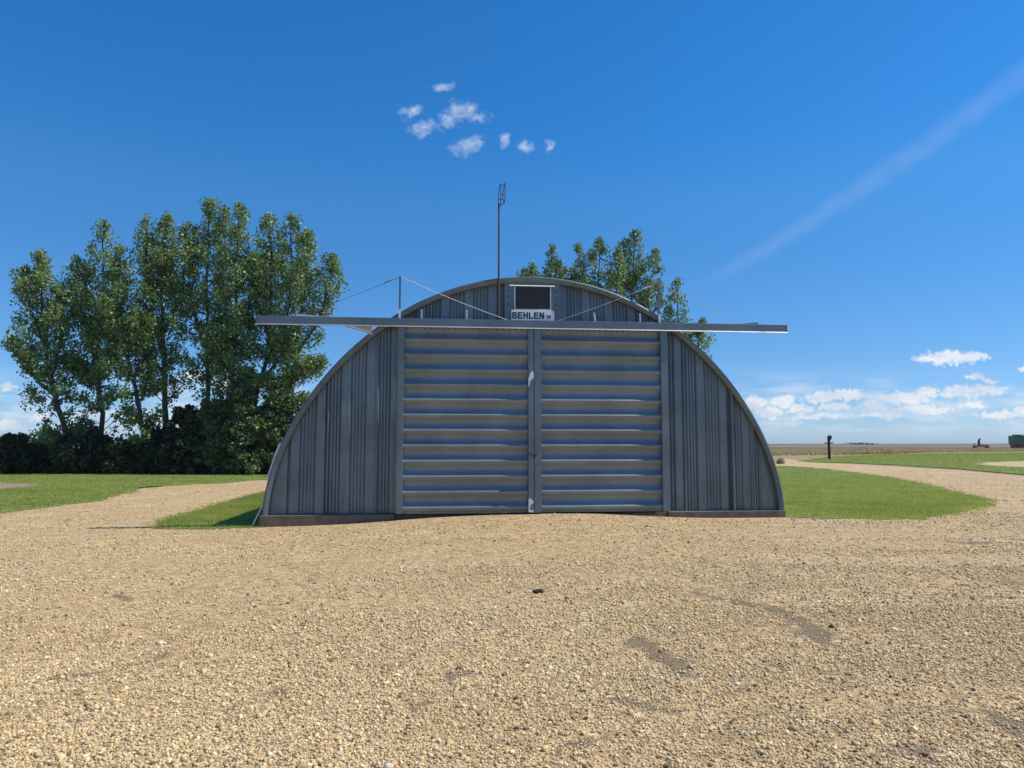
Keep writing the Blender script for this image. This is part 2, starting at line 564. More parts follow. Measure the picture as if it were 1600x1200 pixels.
def gravel_mat():
    m, t, b, out = new_mat('tan pea gravel')
    geo = t.node('ShaderNodeNewGeometry').outputs['Position']
    wv = t.vec('ADD', geo, t.vec('MULTIPLY', t.noise(geo, 30, 2, out='Color'), (0.02, 0.02, 0)))
    vo = t.node('ShaderNodeTexVoronoi', {'Vector': wv, 'Scale': 48.0})
    vo.inputs['Randomness'].default_value = 1.0
    cell = t.node('ShaderNodeSeparateColor', {0: vo.outputs['Color']}).outputs[0]
    vo2 = t.node('ShaderNodeTexVoronoi', {'Vector': wv, 'Scale': 110.0})
    cell2 = t.node('ShaderNodeSeparateColor', {0: vo2.outputs['Color']}).outputs[1]
    stones = t.ramp(cell, STONE_STOPS)
    sand = t.ramp(cell2, [(0, (0.27, 0.185, 0.10)), (0.5, (0.47, 0.34, 0.19)), (1, (0.62, 0.47, 0.29))])
    coarse = t.step(t.noise(geo, 1.1, 6, 0.65, 0.4), 0.38, 0.58)
    c = t.mix(t.math('MULTIPLY', t.math('SUBTRACT', 1.0, coarse), 0.75), stones, sand)
    tone = t.noise(t.scale(geo, (0.33, 0.75, 1)), 1.0, 6, 0.6, 0.6)
    c = t.mix(t.step(tone, 0.38, 0.62, 0.0, 0.6), c, (0.50, 0.335, 0.17))
    tone2 = t.noise(geo, 0.22, 4, 0.6)
    c = t.mix(t.step(tone2, 0.5, 0.75, 0.0, 0.35), c, (0.66, 0.52, 0.32))
    grey = t.noise(t.scale(geo, (0.8, 1.6, 1)), 1.0, 6, 0.7, 1.0)
    c = t.mix(t.step(grey, 0.58, 0.78, 0.0, 0.5), c, (0.20, 0.165, 0.125))
    fin = t.node('ShaderNodeAttribute', attribute_name='fines').outputs['Fac']
    sandy = t.mix(t.noise(geo, 60, 4, 0.7), (0.38, 0.25, 0.12), (0.64, 0.445, 0.235))
    c = t.mix(t.math('MULTIPLY', fin, 0.8), c, sandy)
    at = t.node('ShaderNodeAttribute', attribute_name='scuff_shadow').outputs['Fac']
    brk = t.noise(geo, 9, 5, 0.7)
    sc = t.step(t.math('ADD', at, t.math('MULTIPLY', t.math('SUBTRACT', brk, 0.5), 1.9)), 0.30, 0.95, 0.0, 0.82)
    # clumps of coarser stones that still read far off
    vo3 = t.node('ShaderNodeTexVoronoi', {'Vector': wv, 'Scale': 13.0})
    c3 = t.node('ShaderNodeSeparateColor', {0: vo3.outputs['Color']}).outputs[2]
    lum = t.math('ADD', 0.76, t.math('MULTIPLY', c3, 0.55))
    lum = t.math('MULTIPLY', lum, t.step(t.noise(geo, 24, 4, 0.7), 0.3, 0.7, 0.75, 1.2))
    lv = t.node('ShaderNodeCombineColor', {0: lum, 1: t.math('MULTIPLY', lum, 0.985), 2: t.math('MULTIPLY', lum, 0.93)}).outputs[0]
    c = t.mix(1.0, c, lv, 'MULTIPLY')
    c = t.mix(sc, c, t.mix(t.noise(geo, 35, 4, 0.7), (0.11, 0.08, 0.052), (0.26, 0.185, 0.115)))
    t.put(b.inputs['Base Color'], c)
    b.inputs['Roughness'].default_value = 0.9
    b.inputs['Specular IOR Level'].default_value = 0.25
    d1 = t.math('SUBTRACT', 1.0, vo.outputs['Distance'])
    hgt = t.math('ADD', t.math('MULTIPLY', d1, 1.0), t.math('MULTIPLY', t.math('SUBTRACT', 1.0, vo2.outputs['Distance']), 0.35))
    bp = t.node('ShaderNodeBump', {'Height': hgt})
    bp.inputs['Strength'].default_value = 0.9
    bp.inputs['Distance'].default_value = 0.016
    t.put(b.inputs['Normal'], bp.outputs[0])
    return m


STONE_STOPS = [(0.0, (0.15, 0.105, 0.06)), (0.08, (0.30, 0.20, 0.105)), (0.20, (0.56, 0.395, 0.20)), (0.45, (0.72, 0.54, 0.29)),
               (0.62, (0.85, 0.675, 0.39)), (0.78, (0.60, 0.40, 0.195)), (0.90, (0.50, 0.42, 0.30)), (0.96, (0.90, 0.78, 0.52)), (1.0, (0.33, 0.29, 0.24))]
M_GRAVEL = gravel_mat()


def prairie_mat():
    m, t, b, out = new_mat('dry prairie')
    geo = t.node('ShaderNodeNewGeometry').outputs['Position']
    sp = t.node('ShaderNodeSeparateXYZ', {0: geo})
    n1 = t.noise(t.scale(geo, (0.02, 0.05, 1)), 1.0, 6, 0.6)
    n2 = t.noise(geo, 1.6, 6, 0.7)
    c = t.mix(t.step(n1, 0.35, 0.65), (0.34, 0.25, 0.13), (0.22, 0.205, 0.09))
    c = t.mix(t.step(n2, 0.3, 0.75, 0, 0.6), c, (0.40, 0.30, 0.17))
    yy = t.math('ADD', sp.outputs[1], t.math('MULTIPLY', t.noise(t.scale(geo, (0.004, 0.012, 1)), 1.0, 3), 90.0))
    c = t.mix(t.step(yy, 190, 230), c, (0.21, 0.105, 0.05))
    c = t.mix(t.step(yy, 380, 460), c, (0.20, 0.20, 0.13))
    far = t.noise(t.scale(geo, (0.0009, 0.0042, 1)), 1.0, 4, 0.5)
    fc = t.mix(t.step(far, 0.42, 0.58), (0.075, 0.105, 0.07), (0.16, 0.15, 0.10))
    c = t.mix(t.step(yy, 700, 900), c, fc)
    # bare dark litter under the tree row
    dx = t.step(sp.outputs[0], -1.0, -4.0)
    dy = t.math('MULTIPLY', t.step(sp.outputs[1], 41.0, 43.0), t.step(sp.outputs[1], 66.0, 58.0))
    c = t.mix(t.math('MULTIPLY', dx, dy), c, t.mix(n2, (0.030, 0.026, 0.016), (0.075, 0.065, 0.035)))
    t.put(b.inputs['Base Color'], c)
    b.inputs['Roughness'].default_value = 0.95
    b.inputs['Specular IOR Level'].default_value = 0.1
    bp = t.node('ShaderNodeBump', {'Height': t.noise(geo, 4.0, 5, 0.7)})
    bp.inputs['Strength'].default_value = 0.5
    bp.inputs['Distance'].default_value = 0.08
    t.put(b.inputs['Normal'], bp.outputs[0])
    return m


def lawn_mat():
    m, t, b, out = new_mat('mown lawn')
    geo = t.node('ShaderNodeNewGeometry').outputs['Position']
    n = t.noise(geo, 0.45, 5, 0.6, 0.5)
    f = t.noise(geo, 14, 4, 0.7)
    c = t.mix(t.step(n, 0.3, 0.7), (0.175, 0.230, 0.036), (0.250, 0.290, 0.060))
    c = t.mix(t.step(f, 0.3, 0.75), c, (0.125, 0.160, 0.036))
    st = t.noise(t.scale(geo, (0.25, 1.3, 1)), 1.0, 3, 0.5, 0.3)
    c = t.mix(t.step(st, 0.45, 0.7, 0, 0.4), c, (0.27, 0.31, 0.12))
    dry = t.noise(geo, 0.8, 6, 0.7)
    c = t.mix(t.step(dry, 0.62, 0.8, 0, 0.5), c, (0.26, 0.22, 0.10))
    t.put(b.inputs['Base Color'], c)
    b.inputs['Roughness'].default_value = 0.8
    b.inputs['Specular IOR Level'].default_value = 0.2
    bp = t.node('ShaderNodeBump', {'Height': t.noise(geo, 18.0, 4, 0.7)})
    bp.inputs['Strength'].default_value = 0.8
    bp.inputs['Distance'].default_value = 0.04
    t.put(b.inputs['Normal'], bp.outputs[0])
    return m


def blade_mat(name, c0, c1, trans=0.25):
    m, t, b, out = new_mat(name)
    g = t.node('ShaderNodeNewGeometry')
    n = t.noise(g.outputs['Position'], 0.8, 5, 0.65, 0.5)
    f = t.math('ADD', t.math('MULTIPLY', g.outputs['Random Per Island'], 0.5), t.step(n, 0.3, 0.7, 0.0, 0.6))
    c = t.mix(f, c0, c1)
    mow = t.noise(t.scale(g.outputs['Position'], (0.10, 0.55, 1)), 1.0, 4, 0.55, 0.4)
    c = t.mix(t.step(mow, 0.48, 0.62, 0, 0.45), c, tuple(x * 0.72 for x in c0))
    dryp = t.noise(g.outputs['Position'], 0.45, 6, 0.7)
    c = t.mix(t.step(t.math('ADD', g.outputs['Random Per Island'], t.math('MULTIPLY', dryp, 1.0)), 1.22, 1.34, 0, 0.8), c, (0.52, 0.43, 0.20))
    t.put(b.inputs['Base Color'], c)
    b.inputs['Roughness'].default_value = 0.55
    b.inputs['Specular IOR Level'].default_value = 0.3
    tr = t.node('ShaderNodeBsdfTranslucent', {'Color': t.mix(0.5, c, (c1[0] * 1.3, c1[1] * 1.4, c1[2]))})
    mx = t.node('ShaderNodeMixShader', {0: trans, 1: b.outputs[0], 2: tr.outputs[0]})
    t.l.new(mx.outputs[0], out.inputs[0])
    return m


M_PRAIRIE = prairie_mat()
M_LAWN = lawn_mat()
M_BLADE = blade_mat('grass blade', (0.175, 0.235, 0.028), (0.50, 0.51, 0.11), 0.42)
M_DRY = blade_mat('dry grass stalk', (0.33, 0.22, 0.10), (0.70, 0.55, 0.33))

# one big ground sheet out to the horizon (finer near the camera)
gx = np.concatenate([-np.geomspace(9000, 60, 14), np.linspace(-55, 55, 56), np.geomspace(60, 9000, 14)])
gy = np.concatenate([-np.geomspace(6000, 30, 8), np.linspace(-25, 70, 60), np.geomspace(75, 14000, 24)])
GX, GY = np.meshgrid(gx, gy)
gv = np.column_stack([GX.ravel(), GY.ravel(), (h(GX, GY) - 0.035).ravel()])
nx, ny = len(gx), len(gy)
ii = (np.arange(ny - 1)[:, None] * nx + np.arange(nx - 1)[None, :]).ravel()
gf = np.column_stack([ii, ii + 1, ii + nx + 1, ii + nx])
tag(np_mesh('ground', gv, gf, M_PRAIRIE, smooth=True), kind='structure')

# gravel yard with the two drives leaving it
yard = [(-16, -6), (16, -6), (24, 8), (34, 20), (40, 28)]
yard += gpts([(1700, 752), (1600, 744), (1500, 735), (1400, 729), (1330, 725), (1262, 722), (1225, 716), (1225, 722)])
yard += [(9.0, 40), (-6, 46)] + gpts([(415, 747), (338, 751), (200, 766)]) + [(-16.5, 21), (-19, 12)]


def ysp(x, y):
    if y < 2.5:
        return 1.2
    if y < 10.5:
        return 0.10
    if y < 20:
        return 0.45
    return 1.2


go = sheet('gravel_yard', yard, ysp, 0.0, M_GRAVEL, seed=3)
me = go.data
co = np.zeros(len(me.vertices) * 3, np.float32)
me.vertices.foreach_get('co', co)
co = co.reshape(-1, 3)
at = me.attributes.new('scuff_shadow', 'FLOAT', 'POINT')
at.data.foreach_set('value', scuff_shadow_mask(co[:, 0], co[:, 1]).astype(np.float32))
at = me.attributes.new('fines', 'FLOAT', 'POINT')
at.data.foreach_set('value', fines(co[:, 0], co[:, 1]).astype(np.float32))

# lawns
LAWN_LEFT = gpts([(-260, 737), (0, 738), (250, 738.5), (420, 738.5), (420, 750), (380, 752), (340, 755.5), (290, 758), (240, 760), (210, 763), (203, 769),
                  (175, 777), (140, 784), (90, 790), (50, 795), (0, 801), (-120, 812), (-300, 815)])
LAWN_CORNER = gpts([(250, 828), (246, 819), (262, 811), (300, 800), (340, 789), (375, 779), (418, 768), (470, 756)]) \
    + [tuple((HC + U * -6.0 + N * 12.0))[:2], tuple((HC + U * -6.02 + N * 0.1))[:2], tuple((HC + U * -6.0 - N * 0.12))[:2]] + gpts([(380, 826), (320, 826)])
LAWN_RIGHT = [tuple(HC + U * 6.1 - N * 0.05)[:2]] + gpts([(1290, 809), (1350, 812), (1440, 811), (1500, 803), (1538, 791), (1546, 783), (1520, 775), (1478, 766), (1445, 757),
                  (1400, 747), (1340, 739), (1270, 731), (1225, 728)]) + [tuple(HC + U * 6.3 + N * 22.0)[:2], tuple(HC + U * 6.05 + N * 10.0)[:2]]
LAWN_FAR = gpts([(1248, 720.5), (1275, 716.5), (1310, 713), (1400, 709.5), (1500, 708), (1700, 706.5), (1720, 750), (1600, 741.5), (1500, 732.5), (1400, 726.5), (1330, 723.5), (1265, 721.8)])
sheet('lawn_by_the_trees', LAWN_LEFT, 1.5, 0.012, M_LAWN, jitter=0.22, seed=5)
sheet('lawn_at_left_corner', LAWN_CORNER, 0.5, 0.012, M_LAWN, jitter=0.30, seed=6)
sheet('lawn_beside_hangar', LAWN_RIGHT, 0.9, 0.012, M_LAWN, jitter=0.34, seed=7)
sheet('lawn_beyond_drive', LAWN_FAR, 4.0, 0.012, M_LAWN, jitter=0.05, seed=8)
PATCH = gpts([(1528, 726), (1545, 722.3), (1600, 720.5), (1660, 721), (1660, 730), (1600, 730.5), (1560, 729)])
sheet('gravel_patch', PATCH, 1.5, 0.018, M_GRAVEL, jitter=0.2, seed=9)
PATCH2 = gpts([(-60, 752), (0, 754), (45, 756), (72, 758), (40, 762), (0, 765), (-80, 766)])
sheet('bare_earth_patch', PATCH2, 1.0, 0.018, plain('bare dry earth', (0.30, 0.225, 0.13), 0.95, 0, 0.4, 1.4, (0.11, 0.13, 0.04)), jitter=0.35, seed=10)


def grass(name, poly, dens, hgt, wid, mat, seed, per=5, maxd=1e9, edge=0.0, lean=0.35, skip=None):
    rng = np.random.default_rng(seed)
    P = np.array([p[:2] for p in poly])
    lo, hi = P.min(0) - edge, P.max(0) + edge
    n = int((hi[0] - lo[0]) * (hi[1] - lo[1]) * dens)
    q = rng.uniform(lo, hi, (n, 2))
    jit = q + rng.normal(0, max(edge, 1e-4), q.shape)
    q = q[inside(P, jit)]
    if skip:
        q = q[~inside(np.array(skip), q + rng.normal(0, 0.25, q.shape))]
    # leave out what the frame can never show
    q = q[(np.abs(q[:, 0]) < q[:, 1] * 0.80 + 2)]
    if maxd < 1e8:
        q = q[rng.uniform(0, 1, len(q)) < np.clip(maxd / q[:, 1], 0, 1) ** 2]
    b = np.repeat(q, per, 0)
    m = len(b)
    b = b + rng.normal(0, 0.035, b.shape)
    z = h(b[:, 0], b[:, 1]) + 0.005
    hh = hgt * rng.uniform(0.45, 1.25, m)
    a = rng.uniform(0, 2 * np.pi, m)
    la = rng.uniform(0, 2 * np.pi, m)
    ll = np.abs(rng.normal(0, lean, m)) * hh
    base = np.column_stack([b, z])
    side = np.column_stack([np.cos(a), np.sin(a), np.zeros(m)]) * (wid * rng.uniform(0.6, 1.4, m))[:, None]
    tip = base + np.column_stack([np.cos(la) * ll, np.sin(la) * ll, hh])
    v = np.stack([base - side, base + side, tip], 1).reshape(-1, 3)
    f = np.arange(m * 3).reshape(-1, 3)
    o = np_mesh(name, v, f, mat)
    o['kind'] = 'stuff'
    return o


grass('grass', LAWN_CORNER, 420, 0.055, 0.006, M_BLADE, 21, 4, edge=0.14)
grass('grass', LAWN_RIGHT, 260, 0.055, 0.008, M_BLADE, 22, 4, maxd=20, edge=0.22)
grass('grass', LAWN_LEFT, 80, 0.06, 0.012, M_BLADE, 23, 4, maxd=28, edge=0.25, skip=PATCH2)
grass('grass', LAWN_FAR, 14, 0.08, 0.02, M_BLADE, 24, 3, edge=0.25, skip=PATCH)
BAND = gpts([(1205, 712), (1300, 711), (1340, 710), (1420, 708), (1500, 706.5), (1640, 705), (1640, 701.5), (1205, 703)])
grass('dry_grass', BAND, 1.3, 0.6, 0.05, M_DRY, 25, 7, lean=0.5)
BAND2 = gpts([(1325, 710.5), (1370, 710), (1440, 707.5), (1440, 703.5), (1345, 704)])
grass('dry_grass', BAND2, 2.2, 1.0, 0.05, M_DRY, 26, 8, lean=0.4)


# stones of the foreground: real pebbles on the sheet
def pebble_mat():
    m, t, b, out = new_mat('pebble')
    r = t.node('ShaderNodeObjectInfo').outputs['Random']
    tc = t.node('ShaderNodeTexCoord').outputs['Object']
    c = t.ramp(r, STONE_STOPS)
    c = t.mix(t.step(t.noise(tc, 3.0, 3), 0.4, 0.7, 0, 0.35), c, (0.32, 0.22, 0.115))
    c = t.mix(1.0, c, (1.0, 0.98, 0.92), 'MULTIPLY')
    t.put(b.inputs['Base Color'], c)
    b.inputs['Roughness'].default_value = 0.8
    b.inputs['Specular IOR Level'].default_value = 0.25
    return m


def pebbles():
    rng = np.random.default_rng(77)
    pts = []
    # density falls with distance: the sheet's own relief takes over
    for y0, y1, dens in ((3.2, 4.5, 7600), (4.5, 6.0, 5800), (6.0, 8.0, 3200), (8.0, 10.5, 1450), (10.5, 13.0, 650), (13.0, 15.5, 400), (15.5, 18.5, 260), (18.5, 24.0, 120), (24.0, 32.0, 50), (32.0, 40.0, 24), (40.0, 52.0, 9)):
        n = int((y1 - y0) * 2 * (0.78 * y1 + 0.2) * dens)
        q = np.column_stack([rng.uniform(-1, 1, n) * (0.78 * y1 + 0.2), rng.uniform(y0, y1, n)])
        q = q[np.abs(q[:, 0]) < 0.78 * q[:, 1] + 0.25]
        pts.append(q)
    q = np.concatenate(pts)
    dep = (q[:, 0] - HC.x) * N.x + (q[:, 1] - HC.y) * N.y
    q = q[(dep < -0.3) | (np.abs((q[:, 0] - HC.x) * U.x + (q[:, 1] - HC.y) * U.y) > 6.4)]
    q = q[inside(np.array(yard), q)]
    for lawn in (LAWN_LEFT, LAWN_CORNER, LAWN_RIGHT, LAWN_FAR):
        q = q[~inside(np.array([p[:2] for p in lawn]), q)]
    # sandy patches, wheel scrapes and the painted track shadow carry fewer stones
    keep = rng.uniform(0, 1, len(q)) < 1.0 - 0.80 * fines(q[:, 0], q[:, 1])
    keep &= rng.uniform(0, 1, len(q)) > scuff_shadow_mask(q[:, 0], q[:, 1]) * 0.8
    q = q[keep]
    size = np.clip(rng.lognormal(math.log(0.0053), 0.42, len(q)) * (1 + 0.045 * np.clip(q[:, 1] - 5, 0, 13)), 0.0035, 0.024)
    z = h(q[:, 0], q[:, 1]) + size * 0.45
    print('pebbles', len(q))
    me = bpy.data.meshes.new('pebbles')
    me.vertices.add(len(q))
    me.vertices.foreach_set('co', np.column_stack([q, z]).astype(np.float32).ravel())
    a = me.attributes.new('size', 'FLOAT', 'POINT')
    a.data.foreach_set('value', size.astype(np.float32))
    o = bpy.data.objects.new('pebbles', me)
    COL.objects.link(o)
    ng = bpy.data.node_groups.new('pebble scatter', 'GeometryNodeTree')
    ng.interface.new_socket('Geometry', in_out='INPUT', socket_type='NodeSocketGeometry')
    ng.interface.new_socket('Geometry', in_out='OUTPUT', socket_type='NodeSocketGeometry')
    t = NT(ng)
    gi = t.node('NodeGroupInput')
    go_ = t.node('NodeGroupOutput')
    ico = t.node('GeometryNodeMeshIcoSphere')
    ico.inputs['Radius'].default_value = 1.0
    ico.inputs['Subdivisions'].default_value = 2
    nz = t.node('ShaderNodeTexNoise')
    nz.inputs['Scale'].default_value = 0.8
    sub = t.node('ShaderNodeVectorMath', operation='SUBTRACT')
    t.l.new(nz.outputs['Color'], sub.inputs[0])
    sub.inputs[1].default_value = (0.5, 0.5, 0.5)
    scl = t.node('ShaderNodeVectorMath', operation='SCALE')
    t.l.new(sub.outputs[0], scl.inputs[0])
    scl.inputs['Scale'].default_value = 0.9
    sp = t.node('GeometryNodeSetPosition')
    t.l.new(ico.outputs[0], sp.inputs['Geometry'])
    t.l.new(scl.outputs[0], sp.inputs['Offset'])
    ss = t.node('GeometryNodeSetShadeSmooth')
    ss.inputs['Shade Smooth'].default_value = False
    t.l.new(sp.outputs[0], ss.inputs[0])
    sm = t.node('GeometryNodeSetMaterial')
    t.l.new(ss.outputs[0], sm.inputs['Geometry'])
    sm.inputs['Material'].default_value = pebble_mat()
    iop = t.node('GeometryNodeInstanceOnPoints')
    t.l.new(gi.outputs[0], iop.inputs['Points'])
    t.l.new(sm.outputs[0], iop.inputs['Instance'])
    rr = t.node('FunctionNodeRandomValue', data_type='FLOAT_VECTOR')
    rr.inputs[0].default_value = (-0.5, -0.5, 0)
    rr.inputs[1].default_value = (0.5, 0.5, 6.283)
    t.l.new(rr.outputs[0], iop.inputs['Rotation'])
    rs = t.node('FunctionNodeRandomValue', data_type='FLOAT_VECTOR')
    rs.inputs[0].default_value = (0.75, 0.7, 0.6)
    rs.inputs[1].default_value = (1.5, 1.15, 1.0)
    rs.inputs['Seed'].default_value = 4
    na = t.node('GeometryNodeInputNamedAttribute', data_type='FLOAT')
    na.inputs['Name'].default_value = 'size'
    ms = t.node('ShaderNodeVectorMath', operation='SCALE')
    t.l.new(rs.outputs[0], ms.inputs[0])
    t.l.new(na.outputs[0], ms.inputs['Scale'])
    t.l.new(ms.outputs[0], iop.inputs['Scale'])
    t.l.new(iop.outputs[0], go_.inputs[0])
    md = o.modifiers.new('scatter', 'NODES')
    md.node_group = ng
    o['kind'] = 'stuff'
    return o


pebbles()

# ------------------------------------------------------------------ the hangar
hang = empty('quonset_hangar', HC, HYAW)
tag(hang, 'grey corrugated steel quonset hangar with big double sliding doors', 'hangar')

ARCH = np.array([(6.11, 0), (6.03, .68), (5.78, 1.45), (5.34, 2.36), (4.73, 3.25), (4.03, 3.97), (3.38, 4.46), (2.70, 4.87), (1.85, 5.26), (1.0, 5.48), (0, 5.57)])
_ang = np.arctan2(ARCH[:, 1] + 0.57, ARCH[:, 0])
_r = np.hypot(ARCH[:, 0], ARCH[:, 1] + 0.57)
_pf = np.polyfit((_ang - np.pi / 2) ** 2, _r, 3)


def arch_pt(a, dr=0.0):
    r = np.polyval(_pf, (a - np.pi / 2) ** 2) + dr
    return r * np.cos(a), r * np.sin(a) - 0.57


A0 = math.asin(0.57 / 6.14)
AS = np.linspace(A0, math.pi - A0, 97)
_s, _z = arch_pt(AS)
_o = np.argsort(_s)


def arch_z(s, drop=0.0):
    return np.interp(s, _s[_o], _z[_o]) - drop


def ring_strip(name, profile, mat, angs=AS, smooth=True):
    """sweep a (dr, y) profile round the arch"""
    v = []
    for a in angs:
        for dr, y in profile:
            s, z = arch_pt(a, dr)
            v.append((s, y, z))
    k = len(profile)
    f = []
    for i in range(len(angs) - 1):
        for j in range(k - 1):
            f.append((i * k + j, i * k + j + 1, (i + 1) * k + j + 1, (i + 1) * k + j))
    return np_mesh(name, np.array(v), np.array(f), mat, hang, False)


# roof: deep corrugations run over the arch; local y is depth
prof = [(-0.03 + 0.028 * math.cos(2 * math.pi * k / 8), 0.14 + k * 0.044) for k in range(8 * 44)]
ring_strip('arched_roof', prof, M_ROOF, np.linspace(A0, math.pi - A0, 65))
# trim that folds over the front edge of the roof
edge_trim = ring_strip('edge_trim', [(0.010, 0.15), (0.010, -0.008), (0.006, -0.015), (-0.020, -0.019), (-0.060, -0.020), (-0.062, -0.014), (-0.118, -0.015), (-0.120, -0.006), (-0.120, 0.17)], M_RIM)
# back wall closes the far end
v = [(s, 15.3, 0) for s in _s] + [(s, 15.3, z) for s, z in zip(_s, _z)]
n_ = len(_s)
np_mesh('back_wall', np.array(v), np.array([(i, i + 1, n_ + i + 1, n_ + i) for i in range(n_ - 1)]), M_ROOF, hang)

SEAMS = {-4.74: -0.112, -3.62: -0.114, 3.72: -0.092, 4.89: -0.012, 5.40: -0.006}


def wall_y(s):
    """depth of the end wall's ribbed profile at s (more negative = nearer the camera)"""
    t = (np.asarray(s) + 40.0) % 0.565
    flat = (t < 0.14)
    pan = np.floor((np.asarray(s) + 40.0) / 0.565)
    k = (t - 0.14) / 0.425
    amp = 0.017 + 0.009 * ((np.sin(pan * 12.9898) * 43758.5453) % 1.0) * (0.5 + ((np.sin((pan + np.floor(k * 5.5)) * 78.233) * 43758.5453) % 1.0))
    cut = -0.35 + 0.25 * ((np.sin(pan * 39.425) * 9871.13) % 1.0)
    rib = 0.136 + 0.024 * np.clip(np.minimum(k, 1 - k) * 9, 0, 1) + amp * np.where(np.sin(k * 2 * np.pi * 5.5) > cut, -0.9, 1.1)
    y = np.where(flat, 0.120 + 0.004 * np.sin(t / 0.14 * np.pi), rib)
    y = np.where(np.abs(s) > 5.62, 0.122, y)
    for c, d in SEAMS.items():
        y = np.where(np.abs(s - c) < 0.028, np.minimum(y, -d + 0.9 * np.abs(s - c)), y)
    return y


def wall_panel(name, s0, s1, zb, mat, drop=0.06, flats=None):
    step = 0.0095
    ss = np.arange(s0, s1 + step * 0.5, step)
    y = wall_y(ss)
    if flats:
        y = np.where((ss > flats[0]) & (ss < flats[1]), 0.03, y)
    zt = np.maximum(arch_z(ss, drop), zb + 0.01)
    rows = 7
    v, f = [], []
    rng = np.random.default_rng(int(abs(s0 * 100)))
    wob = rng.normal(0, 0.0016, (rows + 1, 40))
    for r in range(rows + 1):
        tt = r / rows
        wv = np.interp(ss, np.linspace(s0, s1, 40), wob[r])
        v.append(np.column_stack([ss, y + wv, zb + (zt - zb) * tt]))
    n = len(ss)
    idx = np.arange(n - 1)
    for r in range(rows):
        f.append(np.column_stack([r * n + idx, r * n + idx + 1, (r + 1) * n + idx + 1, (r + 1) * n + idx]))
    return np_mesh(name, np.concatenate(v), np.concatenate(f), mat, hang)


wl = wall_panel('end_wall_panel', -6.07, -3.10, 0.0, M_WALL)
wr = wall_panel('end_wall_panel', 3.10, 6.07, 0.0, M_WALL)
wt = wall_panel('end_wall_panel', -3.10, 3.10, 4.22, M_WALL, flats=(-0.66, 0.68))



def add_to(o, bm, mat):
    """join bolt heads into the sheet they hold, with their own material slot"""
    bmesh.ops.recalc_face_normals(bm, faces=bm.faces)
    me = o.data
    if mat.name not in [m.name for m in me.materials]:
        me.materials.append(mat)
    k = [m.name for m in me.materials].index(mat.name)
    for f in bm.faces:
        f.material_index = k
    bm.from_mesh(me)
    bm.to_mesh(me)
    bm.free()


def bolt(bm, x, y, z, r=0.012, hh=0.006):
    n = 6
    vs = [bm.verts.new((x + r * math.cos(k * math.pi / 3), y, z + r * math.sin(k * math.pi / 3))) for k in range(n)]
    v2 = [bm.verts.new((x + r * .8 * math.cos(k * math.pi / 3), y - hh, z + r * .8 * math.sin(k * math.pi / 3))) for k in range(n)]
    bm.faces.new(v2)
    for k in range(n):
        bm.faces.new((vs[k], vs[(k + 1) % n], v2[(k + 1) % n], v2[k]))


for pan, cs in ((wl, (-4.74, -3.62)), (wr, (3.72, 4.89))):
    bm = bmesh.new()
    for c in cs:
        z = 0.12
        while z < min(float(arch_z(c)) - 0.25, 4.2):
            bolt(bm, c - 0.05, float(wall_y(c - 0.05)) - 0.001, z)
            z += 0.105
    add_to(pan, bm, M_BOLT)
bm = bmesh.new()
for c in np.arange(-2.9, 2.95, 0.565):
    for dx in (0.0, 0.1):
        if abs(c + dx) > 0.75:
            bolt(bm, c + dx, float(wall_y(c + dx)) - 0.001, 4.62, 0.013)
add_to(wt, bm, M_BOLT)
bm = bmesh.new()
for a in np.linspace(A0 + 0.05, math.pi - A0 - 0.05, 60):
    s, z = arch_pt(a, -0.09)
    bolt(bm, s, -0.0142, z, 0.009, 0.004)
add_to(edge_trim, bm, M_BOLT)

# concrete curb below the sheets and the slab inside
bm = bmesh.new()
box(bm, -6.16, -3.18, -0.05, 0.32, -0.62, -0.006, 0.012)
box(bm, 3.24, 6.14, -0.03, 0.32, -0.62, -0.006, 0.012)
box(bm, -3.18, 3.24, 0.06, 0.32, -0.62, -0.03, 0.0)
box(bm, -6.16, -5.86, 0.32, 15.2, -0.62, -0.006, 0.0)
box(bm, 5.84, 6.14, 0.32, 15.2, -0.62, -0.006, 0.0)
bmesh.ops.subdivide_edges(bm, edges=[e for e in bm.edges if e.calc_length() > 1.5 and abs(e.verts[0].co.x - e.verts[1].co.x) > 1.5], cuts=14)
rng = random.Random(4)
for vv in bm.verts:
    vv.co.y += rng.uniform(-0.006, 0.006)
from_bm('concrete_curb', bm, M_CONC, hang)
bm = bmesh.new()
box(bm, -5.86, 5.84, 0.32, 15.2, -0.5, -0.02)
from_bm('floor_slab', bm, M_DARK, hang)

# --- sliding doors
PITCH_Z = 0.352
DZ0, DZ1 = 0.02, 4.292


